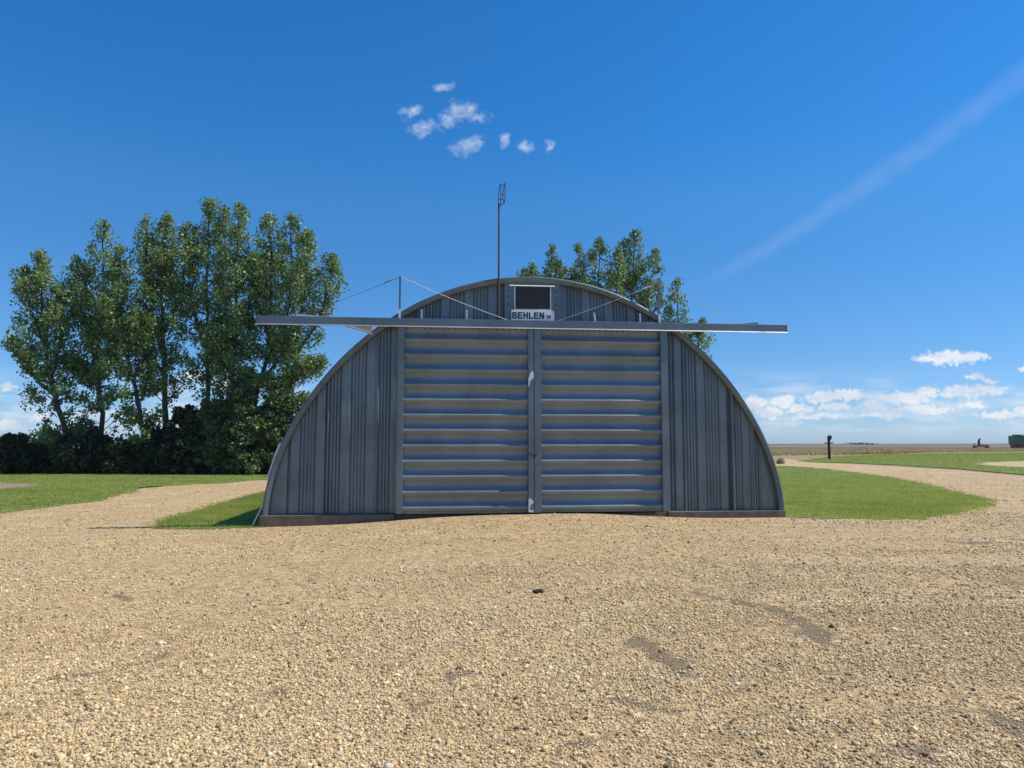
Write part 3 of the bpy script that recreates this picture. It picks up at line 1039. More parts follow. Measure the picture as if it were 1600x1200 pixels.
def door_leaf(s0, s1, seed, stiles):
    rng = np.random.default_rng(seed)
    knots_w = [0.0, 0.035, 0.08, 0.13, 0.20, 0.28, 0.36, 0.44, 0.5]
    knots_y = [1.0, 0.935, 0.82, 0.64, 0.40, 0.18, 0.05, 0.005, 0.0]
    zz = [DZ0 + 0.02]
    for r in range(-1, 14):
        for w_ in [0.0, 0.02, 0.05, 0.09, 0.13, 0.18, 0.23, 0.29, 0.36, 0.43, 0.5, 0.57, 0.63, 0.69, 0.75, 0.80, 0.85, 0.89, 0.93, 0.97]:
            z_ = 0.14 + (r + w_) * PITCH_Z
            if DZ0 + 0.022 < z_ < DZ1 - 0.006:
                zz.append(z_)
    zz = np.array(zz + [DZ1 - 0.005])
    ss = np.linspace(s0 + 0.02, s1 - 0.02, 26)
    w_ = ((zz - 0.14) / PITCH_Z + 0.5) % 1.0 - 0.5      # 0 at the ridge; above it the sheet looks up
    prof = np.where(w_ >= 0, np.interp(w_, knots_w, knots_y), np.interp(-w_, [0, 0.03, 0.08, 0.16, 0.25, 0.34, 0.43, 0.5], [1.0, 0.985, 0.90, 0.68, 0.40, 0.17, 0.03, 0.0]))
    y = -0.058 - 0.100 * prof
    # slight dents and bowing in the sheet
    wob = rng.normal(0, 0.0011, (len(zz), len(ss)))
    k = np.ones(5) / 5
    wob = np.apply_along_axis(lambda r: np.convolve(r, k, 'same'), 1, wob)
    rowoff = np.interp(zz, np.linspace(DZ0, DZ1, 13), rng.normal(0, 0.0016, 13))
    bow = 0.004 * np.sin(np.linspace(0, math.pi, len(ss)))
    V = np.stack([np.broadcast_to(ss, (len(zz), len(ss))), y[:, None] + wob - bow[None, :] + rowoff[:, None] + 0.002, np.broadcast_to(zz[:, None], (len(zz), len(ss)))], -1)
    n = len(ss)
    idx = (np.arange(len(zz) - 1)[:, None] * n + np.arange(n - 1)[None, :]).ravel()
    f = np.column_stack([idx, idx + 1, idx + n + 1, idx + n])
    d = np_mesh('sliding_door', V.reshape(-1, 3), f, M_DOOR, hang, False)
    bm = bmesh.new()
    for r in (1, 4, 7, 10):
        z = 0.14 + r * PITCH_Z + 0.012
        x = s0 + 0.30
        while x < s1 - 0.2:
            bolt(bm, x, -0.1575, z, 0.010, 0.0035)
            x += 0.19
    x = s0 + 0.2
    while x < s1 - 0.15:
        bolt(bm, x, -0.115, DZ1 - 0.03, 0.016, 0.008)
        x += 0.14
    add_to(d, bm, M_BOLT)
    for (a, b_) in stiles:
        bm = bmesh.new()
        box(bm, a, b_, -0.194, -0.04, DZ0 - 0.005, DZ1 - 0.012, 0.006)
        z = 0.25
        while z < DZ1 - 0.1:
            bolt(bm, a + 0.035, -0.194, z, 0.011, 0.006)
            z += 0.38
        o = from_bm('door_stile', bm, M_TRIM, d)
    bm = bmesh.new()
    box(bm, s0 + 0.02, s1 - 0.02, -0.09, -0.05, DZ0 - 0.01, DZ0 + 0.075, 0.004)
    from_bm('bottom_rail', bm, M_TRIM, d)
    return d


dl = door_leaf(-3.14, 0.008, 11, [(-3.145, -3.0), (-0.125, 0.004)])
dr_ = door_leaf(0.012, 3.22, 12, [(0.016, 0.182), (3.06, 3.22)])
# worn bright paint where the leaves meet: thin peeling patches
def patch(pts, y):
    bm = bmesh.new()
    vs = [bm.verts.new((x, y, z)) for x, z in pts]
    v2 = [bm.verts.new((x, y + 0.0025, z)) for x, z in pts]
    bm.faces.new(vs)
    for i in range(len(pts)):
        j = (i + 1) % len(pts)
        bm.faces.new((vs[i], vs[j], v2[j], v2[i]))
    from_bm('worn_paint', bm, M_WHITE, dl)


patch([(-0.123, 3.10), (-0.085, 3.22), (-0.05, 3.28), (-0.02, 3.285), (0.000, 3.26), (0.002, 3.14), (-0.02, 3.10), (-0.05, 3.09), (-0.085, 3.04), (-0.095, 2.97), (-0.12, 2.92)], -0.1965)
patch([(-0.123, 0.03), (-0.123, 0.32), (-0.09, 0.345), (-0.06, 0.32), (-0.02, 0.29), (0.0, 0.25), (-0.06, 0.21), (-0.10, 0.14), (-0.085, 0.08), (-0.04, 0.06), (0.002, 0.08), (-0.02, 0.025)], -0.1965)
bm = bmesh.new()
tube(bm, [(-0.17, -0.198, 1.335), (-0.06, -0.208, 1.350), (0.06, -0.208, 1.352)], 0.016, 6)
box(bm, -0.02, 0.035, -0.227, -0.194, 1.29, 1.36, 0.006)
tube(bm, [(0.06, -0.194, 1.33), (0.06, -0.227, 1.36), (0.085, -0.227, 1.34)], 0.01, 6)
from_bm('latch', bm, M_BOLT, dl)

# --- door track: box beam with a kicked-out lower lip
bm = bmesh.new()
box(bm, -6.33, 6.23, -0.226, -0.03, 4.305, 4.482, 0.004)
for x in (-6.3, -3.45, 3.2, 6.2):
    box(bm, x - 0.012, x + 0.012, -0.230, -0.224, 4.31, 4.478)
tr = from_bm('door_track', bm, M_TRIM, hang)
bm = bmesh.new()
vs = [[bm.verts.new((x, y, z)) for y, z in ((-0.2275, 4.306), (-0.243, 4.279), (-0.241, 4.275), (-0.2245, 4.300))] for x in np.linspace(-6.33, 6.23, 40)]
for a, b_ in zip(vs, vs[1:]):
    for k in range(4):
        bm.faces.new((a[k], a[(k + 1) % 4], b_[(k + 1) % 4], b_[k]))
bm.faces.new(vs[0])
bm.faces.new(vs[-1])
from_bm('track_lip', bm, M_LIP, tr)


def wedge(bm, pts, y0, y1):
    a = [bm.verts.new((x, y0, z)) for x, z in pts]
    b_ = [bm.verts.new((x, y1, z)) for x, z in pts]
    bm.faces.new(a)
    bm.faces.new(b_)
    for i in range(len(pts)):
        j = (i + 1) % len(pts)
        bm.faces.new((a[i], a[j], b_[j], b_[i]))


bm = bmesh.new()
wedge(bm, [(-5.45, 4.484), (-5.45, 4.545), (-5.30, 4.545), (-4.85, 4.50), (-4.85, 4.484)], -0.16, -0.05)
from_bm('anchor_bracket', bm, M_PALE, tr)
bm = bmesh.new()
wedge(bm, [(5.02, 4.484), (5.02, 4.495), (5.48, 4.535), (5.52, 4.535), (5.52, 4.484)], -0.16, -0.05)
from_bm('anchor_bracket', bm, M_TRIM, tr)
bm = bmesh.new()
tube(bm, [(-4.42, -0.10, 4.31), (-3.72, -0.02, 4.12)], 0.016, 6)
wedge(bm, [(-4.2, 4.303), (-3.75, 4.303), (-3.75, 4.15)], -0.04, -0.034)
from_bm('track_brace', bm, M_PALE, tr)

# posts and guy wires above the track
for s in (-3.125, 3.085):
    bm = bmesh.new()
    box(bm, s - 0.022, s + 0.022, -0.036, -0.028, 4.484, 5.505)
    box(bm, s - 0.022, s - 0.014, -0.028, 0.012, 4.484, 5.505)
    p = from_bm('guy_post', bm, M_TRIM, hang)
    bm = bmesh.new()
    sl = 0.02 if s > 0 else 0.0
    wedge(bm, [(s - 0.03 + sl, 4.484), (s + 0.028 + sl, 4.484), (s + 0.026, 4.72), (s - 0.026, 4.72)], -0.046, -0.0375)
    from_bm('post_foot', bm, M_WHITE, p)
for pts in ([(-3.125, -0.03, 5.49), (-5.40, -0.10, 4.54)], [(-3.125, -0.03, 5.49), (-0.55, -0.06, 4.49)],
            [(3.085, -0.03, 5.49), (0.55, -0.06, 4.49)], [(3.085, -0.03, 5.49), (5.08, -0.10, 4.50)]):
    a, b_ = Vector(pts[0]), Vector(pts[1])
    q = [a.lerp(b_, k / 10) - Vector((0, 0, 0.12 * (k / 10) * (1 - k / 10))) for k in range(11)]
    bm = bmesh.new()
    tube(bm, q, 0.006, 5)
    # turnbuckle near the post
    tube(bm, [a.lerp(b_, 0.08), a.lerp(b_, 0.16)], 0.011, 6)
    from_bm('guy_wire', bm, M_WIRE_PALE if abs(b_.x) < 2 else M_WIRE, hang)
for s, z1, sl in ((-2.615, 4.74, 0), (-1.56, 4.74, 0), (1.53, 4.74, -0.03), (2.63, 4.74, 0.0)):
    bm = bmesh.new()
    wedge(bm, [(s - 0.02, 4.484), (s + 0.022, 4.484), (s + 0.02 + sl, z1), (s - 0.018 + sl, z1)], 0.012, 0.022)
    from_bm('hanger_strap', bm, M_WHITE, hang)

# vent above the sign
bm = bmesh.new()
for k in range(9):
    z = 4.815 + k * 0.058
    box(bm, -0.405, 0.425, -0.004, 0.016, z, z + 0.005, rot=Matrix.Rotation(rad(40), 3, 'X'))
box(bm, -0.405, 0.425, 0.018, 0.027, 4.79, 5.33)
vent = from_bm('vent', bm, M_VENT, hang)
bm = bmesh.new()
box(bm, -0.435, -0.408, -0.012, 0.05, 4.79, 5.34)
box(bm, 0.428, 0.452, -0.012, 0.05, 4.79, 5.34)
box(bm, -0.435, 0.452, -0.012, 0.05, 4.762, 4.788)
from_bm('vent_frame', bm, M_PALE, vent)
bm = bmesh.new()
wedge(bm, [(-0.545, 5.345), (0.54, 5.345), (0.54, 5.36), (-0.545, 5.36)], -0.02, 0.05)
vs = [bm.verts.new(c) for c in ((-0.545, -0.02, 5.361), (0.54, -0.02, 5.361), (0.54, -0.055, 5.338), (-0.545, -0.055, 5.338))]
bm.faces.new(vs)
from_bm('vent_hood', bm, M_WHITE, vent)  # the white colour stands for sun caught on the hood
bm = bmesh.new()
for s in (-0.60, 0.53):
    for z in (4.90, 5.08, 5.22):
        box(bm, s, s + 0.075, 0.018, 0.03, z, z + 0.014)
add_to(vent, bm, M_BOLT)

# flashing at the left; the roof edge's lit look is put into its pale colour
bm = bmesh.new()
wedge(bm, [(-5.90, 1.36), (-5.80, 1.62), (-5.74, 1.60), (-5.83, 1.30)], 0.10, 0.11)
wedge(bm, [(-6.075, 0.78), (-5.90, 1.36), (-5.87, 1.36), (-6.045, 0.78)], 0.10, 0.11)
from_bm('flashing', bm, M_PALE, hang)
bm = bmesh.new()
tube(bm, [(-6.30, -0.06, -0.2), (-6.12, -0.02, 0.2)], 0.016, 6)
from_bm('corner_stake', bm, M_LIP, hang)

# ------------------------------------------------------------------ sign
sg = empty('sign', HC + U * 0.0 + N * -0.02 + Vector((0, 0, 4.49)), HYAW)
tag(sg, 'white rectangular sign reading BEHLEN under the vent above the doors', 'sign')
bm = bmesh.new()
wedge(bm, [(-0.505, 0.0), (-0.32, 0.012), (-0.1, -0.004), (0.1, 0.01), (0.3, 0.0), (0.475, 0.004), (0.475, 0.272), (-0.505, 0.272)], 0.0, 0.014)
from_bm('board', bm, M_WHITE, sg)
bm = bmesh.new()
wedge(bm, [(0.478, 0.0), (0.525, 0.0), (0.515, 0.262), (0.478, 0.266)], 0.002, 0.012)
from_bm('bent_edge', bm, M_PALE, sg)
GL = {
    'E': [[(0, 0), (1, 0), (1, .2), (.32, .2), (.32, .4), (.9, .4), (.9, .6), (.32, .6), (.32, .8), (1, .8), (1, 1), (0, 1)]],
    'H': [[(0, 0), (.31, 0), (.31, .39), (.69, .39), (.69, 0), (1, 0), (1, 1), (.69, 1), (.69, .61), (.31, .61), (.31, 1), (0, 1)]],
    'L': [[(0, 0), (1, 0), (1, .22), (.33, .22), (.33, 1), (0, 1)]],
    'N': [[(0, 0), (.3, 0), (.3, .55), (.68, 0), (1, 0), (1, 1), (.7, 1), (.7, .45), (.32, 1), (0, 1)]],
    'B': [[(0, 0), (.3, 0), (.3, 1), (0, 1)], [(.3, .8), (.62, .8), (.68, .72), (.62, .61), (.3, .61), (.3, .41), (.64, .41), (.71, .31), (.64, .2), (.3, .2), (.3, 0), (.78, 0), (.95, .1), (1, .28), (.96, .43), (.84, .52), (.93, .62), (.95, .76), (.9, .91), (.74, 1), (.3, 1)]],
}
bm = bmesh.new()
x = -0.485
for ch in 'BEHLEN':
    w_ = 0.112 if ch != 'L' else 0.10
    for poly in GL[ch]:
        wedge(bm, [(x + px_ * w_, 0.062 + pz * 0.158) for px_, pz in poly], -0.004, -0.0008)
    x += w_ + 0.021
from_bm('lettering', bm, M_BLACK, sg)
bm = bmesh.new()
for k, poly in enumerate(([(.0, .6), (.28, .22), (.42, .30), (.30, .44)], [(1, .6), (.72, .22), (.58, .30), (.70, .44)],
                          [(.18, 0), (.45, .42), (.5, .36), (.34, 0)], [(.82, 0), (.55, .42), (.5, .36), (.66, 0)],
                          [(.42, .30), (.5, .22), (.58, .30), (.56, .42), (.44, .42)])):
    wedge(bm, [(0.318 + a * 0.150, 0.060 + b_ * 0.185) for a, b_ in poly], -0.004 - 0.0006 * k, -0.0008)
tube(bm, [(0.393, -0.003, 0.138), (0.393, -0.003, 0.156)], 0.013, 8)
from_bm('emblem', bm, M_BLACK, sg)

# ------------------------------------------------------------------ antenna on the gable
an = empty('antenna_mast', HC + U * -0.806 + N * -0.03 + Vector((0, 0, 4.484)), HYAW)
tag(an, 'tall thin brown pole with a loop antenna on the gable top', 'antenna')
bm = bmesh.new()
tube(bm, [(0, 0, 0), (0, 0, 1.2), (0.0, 0, 2.82)], [0.026, 0.024, 0.020], 8)
from_bm('pole', bm, M_RUST, an)
bm = bmesh.new()
Z = 2.78


def loop(bm, x0, x1, z0, z1, yy):
    xm0, xm1 = x0, x1
    c = 0.05
    q = [(x0 + 0.04, yy, z0), (x0, yy, z0 + 0.12), (x0, yy, (z0 + z1) / 2), (x0 + 0.04, yy, z1), (x1 - 0.02, yy, z1), (x1, yy, z0 + 0.5), (x1 - 0.01, yy, z0 + 0.1), (x0 + 0.04, yy, z0)]
    tube(bm, q, 0.010, 6)


loop(bm, -0.015, 0.05, Z, Z + 0.545, 0.0)
loop(bm, 0.095, 0.155, Z + 0.09, Z + 0.545, 0.02)
for a, b_ in (((0.02, 0, Z + 0.535), (0.13, 0.02, Z + 0.535)), ((0.05, 0, Z + 0.30), (0.15, 0.02, Z + 0.30)), ((0.0, 0, Z + 0.17), (0.11, 0.02, Z + 0.17)), ((0.0, 0, Z - 0.02), (0.115, 0.02, Z + 0.10))):
    tube(bm, [a, b_], 0.012, 6)
tube(bm, [(0.0, 0, Z - 0.08), (0.0, 0, Z + 0.06)], 0.026, 6)
from_bm('antenna_loop', bm, M_BOLT, an)


# ------------------------------------------------------------------ trees
def bark_mat():
    m, t, b, out = new_mat('poplar bark')
    tc = t.node('ShaderNodeTexCoord').outputs['Object']
    n = t.noise(t.scale(tc, (5, 5, 1.2)), 1.0, 6, 0.7)
    t.put(b.inputs['Base Color'], t.mix(n, (0.035, 0.028, 0.022), (0.13, 0.115, 0.095)))
    b.inputs['Roughness'].default_value = 0.95
    bp = t.node('ShaderNodeBump', {'Height': n})
    bp.inputs['Strength'].default_value = 0.6
    t.put(b.inputs['Normal'], bp.outputs[0])
    return m


def leaf_mat(name, c0, c1, c2, trans=0.28):
    m, t, b, out = new_mat(name)
    g = t.node('ShaderNodeNewGeometry')
    n = t.noise(g.outputs['Position'], 0.55, 3, 0.6)
    f = t.math('ADD', t.math('MULTIPLY', g.outputs['Random Per Island'], 0.75), t.math('MULTIPLY', t.math('SUBTRACT', n, 0.35), 0.9), clamp=True)
    c = t.ramp(f, [(0.0, c0), (0.5, c1), (1.0, c2)])
    t.put(b.inputs['Base Color'], c)
    b.inputs['Roughness'].default_value = 0.42
    b.inputs['Specular IOR Level'].default_value = 0.45
    tr = t.node('ShaderNodeBsdfTranslucent', {'Color': t.mix(0.6, c, (0.16, 0.20, 0.03))})
    mx = t.node('ShaderNodeMixShader', {0: trans, 1: b.outputs[0], 2: tr.outputs[0]})
    t.l.new(mx.outputs[0], out.inputs[0])
    return m


M_BARK = bark_mat()
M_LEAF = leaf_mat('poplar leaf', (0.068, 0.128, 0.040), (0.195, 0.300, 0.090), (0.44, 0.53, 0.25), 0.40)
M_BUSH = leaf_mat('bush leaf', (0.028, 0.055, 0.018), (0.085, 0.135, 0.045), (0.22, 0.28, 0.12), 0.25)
M_SHRUB = leaf_mat('shrub leaf', (0.009, 0.016, 0.006), (0.020, 0.034, 0.012), (0.060, 0.085, 0.030), 0.12)  # hedge shade under the poplars is put into this near-black leaf colour


def leaves(centres, radii, counts, size, rng, squash=1.25):
    """leaf quads scattered through blobs"""
    idx = np.repeat(np.arange(len(centres)), counts)
    n = len(idx)
    d = rng.normal(0, 1, (n, 3))
    d /= np.linalg.norm(d, axis=1)[:, None]
    r = rng.uniform(0, 1, n) ** 0.45
    p = centres[idx] + d * (r * radii[idx])[:, None] * np.array([1, 1, squash])
    # orientation
    nrm = rng.normal(0, 1, (n, 3)) + np.array([0, 0, 0.25])
    nrm /= np.linalg.norm(nrm, axis=1)[:, None]
    a = np.cross(nrm, rng.normal(0, 1, (n, 3)))
    a /= np.linalg.norm(a, axis=1)[:, None] + 1e-9
    b = np.cross(nrm, a)
    L = (size * rng.uniform(0.6, 1.35, n))[:, None]
    a = a * L * 0.62
    b = b * L * 0.46
    v = np.stack([p - a, p + b * 0.9, p + a, p - b], 1).reshape(-1, 3)
    return v, np.arange(n * 4).reshape(-1, 4)


def at_depth(px, py, Y):
    d = ray(px, py)
    k = Y / d.y
    return np.array([d.x * k, Y, CAM_Z + d.z * k])


def poplar(name, label, base_px, Y, leaders, seed, group, trunk_r=0.17, base_y=None, dens=1.0, size=0.14, mat=None, low=26, wide=1.08):
    """leaders: (fork t, [(px, py) from fork to tip], crown half-width px, crown start 0..1)"""
    rng = np.random.default_rng(seed)
    m = Y / FPX
    bx = (base_px - 800) * m
    root = Vector((bx, Y, hz(bx, Y) - 0.05))
    ob = empty(name, root)
    tag(ob, label, 'tree', group)
    bm = bmesh.new()
    cen, rad_, cnt = [], [], []
    R = np.array(root)
    first = None
    for li, (pts, hw, start) in enumerate(leaders):
        yo = rng.uniform(-0.6, 0.6) if li else 0.0
        path = [at_depth(px, py, Y + yo * k / len(pts)) for k, (px, py) in enumerate(pts)]
        if li == 0:
            path = [R] + path
        path = np.array(path)
        # resample smoothly
        tt = np.linspace(0, 1, len(path))
        t2 = np.linspace(0, 1, 16)
        q = np.stack([np.interp(t2, tt, path[:, k]) for k in range(3)], 1)
        for _ in range(2):
            q[1:-1] = 0.25 * q[:-2] + 0.5 * q[1:-1] + 0.25 * q[2:]
        q[1:-1] += rng.normal(0, 0.05, (14, 3))
        r0 = trunk_r if li == 0 else trunk_r * 0.55
        rr = r0 * (1 - t2) ** 0.8 + 0.015
        if li == 0:
            rr[0] *= 1.5
        tube(bm, [tuple(p - R) for p in q], list(rr), 7, cap=False)
        L = np.linalg.norm(q[-1] - q[0])
        w = hw * m
        nb = int(46 * dens * max(1.0, L / 8))
        for k in range(nb):
            t = start + (1 - start) * (k + rng.uniform(0, 1)) / nb
            p = np.array([np.interp(t, t2, q[:, j]) for j in range(3)])
            s = (t - start) / (1 - start + 1e-6)
            prof = (0.55 + 0.45 * math.sin(min(1.0, s * 1.5) * math.pi * 0.5)) * (1 - max(0, s - 0.45) / 0.62) ** 0.85
            prof = max(0.10, prof)
            ang = rng.uniform(0, 2 * np.pi)
            rad1 = wide * 1.2 * w * prof * rng.uniform(0.05, 1.0) ** 0.6
            c = p + np.array([math.cos(ang) * rad1, math.sin(ang) * rad1, rad1 * rng.uniform(0.2, 0.9)])
            c[2] = min(c[2], q[-1][2] - 0.15)
            br = (0.34 + 0.36 * rng.uniform(0, 1)) * (0.55 + 0.5 * prof) * min(1.25, 0.55 + w * 0.35)
            cen.append(c)
            rad_.append(br)
            cnt.append(int(64 * br ** 2 * rng.uniform(0.25, 1.4) / 0.25 * (0.17 / size) ** 2 * (0.30 + 0.70 * min(1.0, s / 0.4))))
            if rng.uniform() < 0.55:
                st = p - np.array([0, 0, rad1 * 0.5])
                mid = (st + c) / 2 + np.array([0, 0, -0.08 * rad1])
                rb = 0.045 * (1 - t) + 0.010
                tube(bm, [tuple(st - R), tuple(mid - R), tuple(c - R)], [rb, rb * 0.6, 0.006], 5, cap=False)
        if li == 0 and low:
            # thin, sparsely leaved shoots along the lower trunk
            for k in range(low):
                t = rng.uniform(0.10, 0.62)
                p = np.array([np.interp(t, t2, q[:, j]) for j in range(3)])
                ang = rng.uniform(0, 2 * np.pi)
                rad1 = w * rng.uniform(0.5, 1.75)
                c = p + np.array([math.cos(ang) * rad1, math.sin(ang) * rad1 * 0.7, rad1 * rng.uniform(-0.15, 0.5)])
                st = p - np.array([0, 0, rad1 * 0.25])
                tube(bm, [tuple(st - R), tuple((st + c) / 2 - R + np.array([0, 0, 0.12 * rad1])), tuple(c - R)], [0.03, 0.016, 0.005], 5, cap=False)
                for f_ in (0.55, 0.8, 1.0):
                    cen.append(st + (c - st) * f_ + rng.normal(0, 0.12, 3))
                    rad_.append(rng.uniform(0.28, 0.5))
                    cnt.append(int(rng.uniform(18, 60) * (0.17 / size) ** 2))
        # leafy tip
        cen.append(q[-1])
        rad_.append(0.28)
        cnt.append(45)
    from_bm('trunk', bm, M_BARK, ob, True)
    v, f = leaves(np.array(cen), np.array(rad_), np.array(cnt), size, rng)
    np_mesh('crown', v - R, f, mat or M_LEAF, ob)
    return ob


G1 = 'poplars of the shelterbelt left of the hangar'
TY = 45.0
poplar('poplar_tree', 'leftmost poplar, its slim trunk leaning out to the left over the hedge', 108, TY - 0.5,
       [([(100, 660), (78, 590), (66, 500), (62, 396)], 38, 0.36), ([(88, 620), (55, 590), (30, 560), (22, 530)], 18, 0.35), ([(80, 590), (98, 520), (90, 450)], 26, 0.2),
        ([(70, 540), (45, 480), (40, 420)], 22, 0.3)], 101, G1, 0.19)
poplar('poplar_tree', 'dark poplar with two peaks, second from the left end of the tree row', 163, TY + 0.6,
       [([(158, 650), (150, 560), (160, 460), (164, 349)], 34, 0.30), ([(152, 580), (130, 500), (136, 425)], 24, 0.15), ([(150, 540), (122, 470), (118, 405)], 18, 0.25),
        ([(155, 600), (125, 590), (110, 560)], 26, 0.2)], 102, G1, 0.17)
poplar('poplar_tree', 'poplar with a bare slanting lower trunk between the two dark left peaks', 238, TY - 0.8,
       [([(224, 660), (210, 610), (196, 540), (184, 470), (188, 388)], 32, 0.45), ([(208, 600), (228, 540), (222, 490)], 24, 0.3), ([(200, 560), (175, 520), (165, 470)], 24, 0.2)], 103, G1, 0.15)
poplar('poplar_tree', 'broad poplar with a straight dark trunk, left edge of the tall middle clump', 258, TY + 0.2,
       [([(258, 640), (256, 540), (248, 430), (262, 337)], 36, 0.42), ([(256, 560), (234, 470), (228, 341)], 28, 0.3), ([(257, 520), (285, 460), (292, 352)], 28, 0.3),
        ([(258, 580), (222, 550), (212, 520)], 24, 0.3)], 104, G1, 0.20)
poplar('poplar_tree', 'tallest poplar, topmost peak of the row, trunk bare under its crown', 318, TY + 1.0,
       [([(322, 640), (328, 560), (322, 440), (327, 316)], 36, 0.40), ([(326, 560), (300, 480), (303, 356)], 26, 0.3), ([(328, 540), (348, 450), (352, 328)], 26, 0.3),
        ([(324, 600), (350, 560), (356, 530)], 26, 0.3)], 105, G1, 0.18)
poplar('poplar_tree', 'slim poplar with a narrow spire just right of the tallest peak', 362, TY - 0.4,
       [([(360, 640), (366, 560), (370, 430), (374, 321)], 30, 0.32), ([(366, 540), (392, 470), (395, 400)], 26, 0.2), ([(364, 600), (346, 560), (344, 500)], 26, 0.2)], 106, G1, 0.15)
poplar('poplar_tree', 'poplar leaning right behind the end of the door track', 388, TY + 0.5,
       [([(398, 620), (420, 550), (424, 450), (420, 338)], 34, 0.42), ([(414, 570), (448, 510), (456, 430), (454, 338)], 30, 0.35), ([(408, 590), (440, 560), (452, 520)], 24, 0.3),
        ([(420, 520), (400, 470), (398, 400)], 24, 0.3)], 107, G1, 0.18)
poplar('poplar_tree', 'rightmost poplar of the row, spreading low against the hangar roof', 412, TY - 1.0,
       [([(430, 620), (456, 560), (476, 470), (480, 364)], 30, 0.40), ([(450, 570), (500, 500), (516, 440), (520, 402)], 24, 0.3), ([(440, 600), (470, 590), (500, 560)], 26, 0.2),
        ([(425, 640), (450, 640), (480, 620)], 26, 0.2), ([(440, 600), (420, 600), (410, 590)], 24, 0.2)], 108, G1, 0.17)

G2 = 'poplars behind the hangar roof'
BY = 56.0
poplar('poplar_tree', 'small poplar top with two tips at the crest of the roof', 840, BY + 3,
       [([(838, 600), (836, 520), (832, 414)], 13, 0.5), ([(838, 560), (820, 480), (819, 422)], 9, 0.5)], 121, G2, 0.12, size=0.15, low=0, wide=1.3)
poplar('poplar_tree', 'round topped poplar just right of the roof crest', 870, BY,
       [([(868, 600), (866, 500), (862, 386)], 18, 0.4), ([(868, 540), (878, 470), (874, 410)], 12, 0.4)], 122, G2, 0.14, size=0.15, low=0, wide=1.3)
poplar('poplar_tree', 'dense poplar with two blunt peaks behind the sloping roof', 925, BY - 1,
       [([(922, 600), (918, 500), (904, 384)], 20, 0.4), ([(922, 560), (934, 470), (938, 374)], 20, 0.35), ([(922, 560), (905, 500), (895, 430)], 16, 0.3), ([(924, 560), (962, 480), (966, 388)], 16, 0.3)], 123, G2, 0.18, size=0.15, low=0, wide=1.3)
poplar('poplar_tree', 'tall pointed poplar behind the right guy post', 985, BY + 1,
       [([(985, 600), (986, 500), (992, 363)], 20, 0.38), ([(985, 560), (1010, 470), (1026, 392)], 20, 0.3), ([(985, 560), (972, 470), (975, 376)], 16, 0.3), ([(987, 580), (1015, 530), (1030, 440)], 16, 0.2)], 124, G2, 0.18, size=0.15, low=0, wide=1.3)
poplar('poplar_tree', 'lone slender poplar showing above and below the track at right', 1070, BY - 2,
       [([(1068, 640), (1064, 560), (1057, 440)], 20, 0.3), ([(1068, 620), (1090, 560), (1098, 500)], 16, 0.2), ([(1066, 600), (1048, 540), (1044, 480)], 14, 0.3)], 125, G2, 0.15, size=0.15, low=0, wide=1.3)


def shrub(name, label, px, Y, wpx, top_py, seed, group, mat=None, n=60, size=0.15):
    rng = np.random.default_rng(seed)
    m = Y / FPX
    x = (px - 800) * m
    root = np.array([x, Y, hz(x, Y) - 0.03])
    w = wpx * m
    top = at_depth(px, top_py, Y)[2] - root[2]
    ob = empty(name, root)
    tag(ob, label, 'shrub', group)
    cen, rr, cnt = [], [], []
    bm = bmesh.new()
    for k in range(n):
        a = rng.uniform(0, 2 * np.pi)
        hgt = rng.uniform(0.02, 1.0) if k % 5 else rng.uniform(0.9, 1.12)
        wid = w * (1.0 - 0.45 * hgt ** 2) * rng.uniform(0.1, 1) ** 0.5
        c = np.array([math.cos(a) * wid, math.sin(a) * wid * 0.75, 0.12 + hgt * (top - 0.45) * (1 - 0.3 * (wid / w) ** 2)])
        br = rng.uniform(0.22, 0.50)
        if hgt > 0.9:
            br *= 0.7
        cen.append(c)
        rr.append(br)
        cnt.append(int(420 * br ** 2 / 0.16 * rng.uniform(0.6, 1.2) * 0.55))
        if k % 4 == 0:
            tube(bm, [(rng.normal(0, .12), rng.normal(0, .12), 0), tuple(c * np.array([.5, .5, .6])), tuple(c)], [0.03, 0.018, 0.006], 5, cap=False)
    from_bm('stems', bm, M_BARK, ob, True)
    v, f = leaves(np.array(cen), np.array(rr), np.array(cnt), size, rng, 1.0)
    v[:, 2] = np.maximum(v[:, 2], 0.01)
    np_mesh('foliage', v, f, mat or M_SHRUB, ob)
    return ob


G3 = 'dark shrubs under the poplar row'
specs = [(-40, 44.6, 42, 668, 'dark shrub cut by the left edge of the picture'), (18, 44.2, 36, 676, 'low dark shrub in the left corner of the hedge row'),
         (66, 45.0, 30, 690, 'lowest dark shrub, below the gap left of the leaning trunk'), (112, 43.9, 28, 681, 'shrub round the foot of the leftmost leaning trunk'),
         (155, 44.5, 34, 671, 'dark shrub below the two-peaked poplar'), (200, 43.8, 32, 684, 'low dark shrub left of the slanting bare trunk'),
         (244, 44.4, 36, 664, 'dark shrub at the foot of the straight trunk'), (290, 43.4, 34, 640, 'tall green shrub in the middle of the hedge row'),
         (335, 43.6, 40, 628, 'bright leafy shrub left of the biggest one'), (378, 43.2, 40, 612, 'biggest bright shrub, near the hangar end of the hedge'),
         (424, 43.6, 40, 622, 'shrub whose right side is hidden by the hangar'), (466, 44.0, 36, 640, 'shrub nearly hidden behind the left hangar wall')]
for k, (px, Y, wpx, tp, lab) in enumerate(specs):
    shrub('shrub', lab, px, Y, wpx, tp, 200 + k, G3, M_BUSH if px in (335, 378, 424, 466) else None, n=70 if px < 280 else 100)
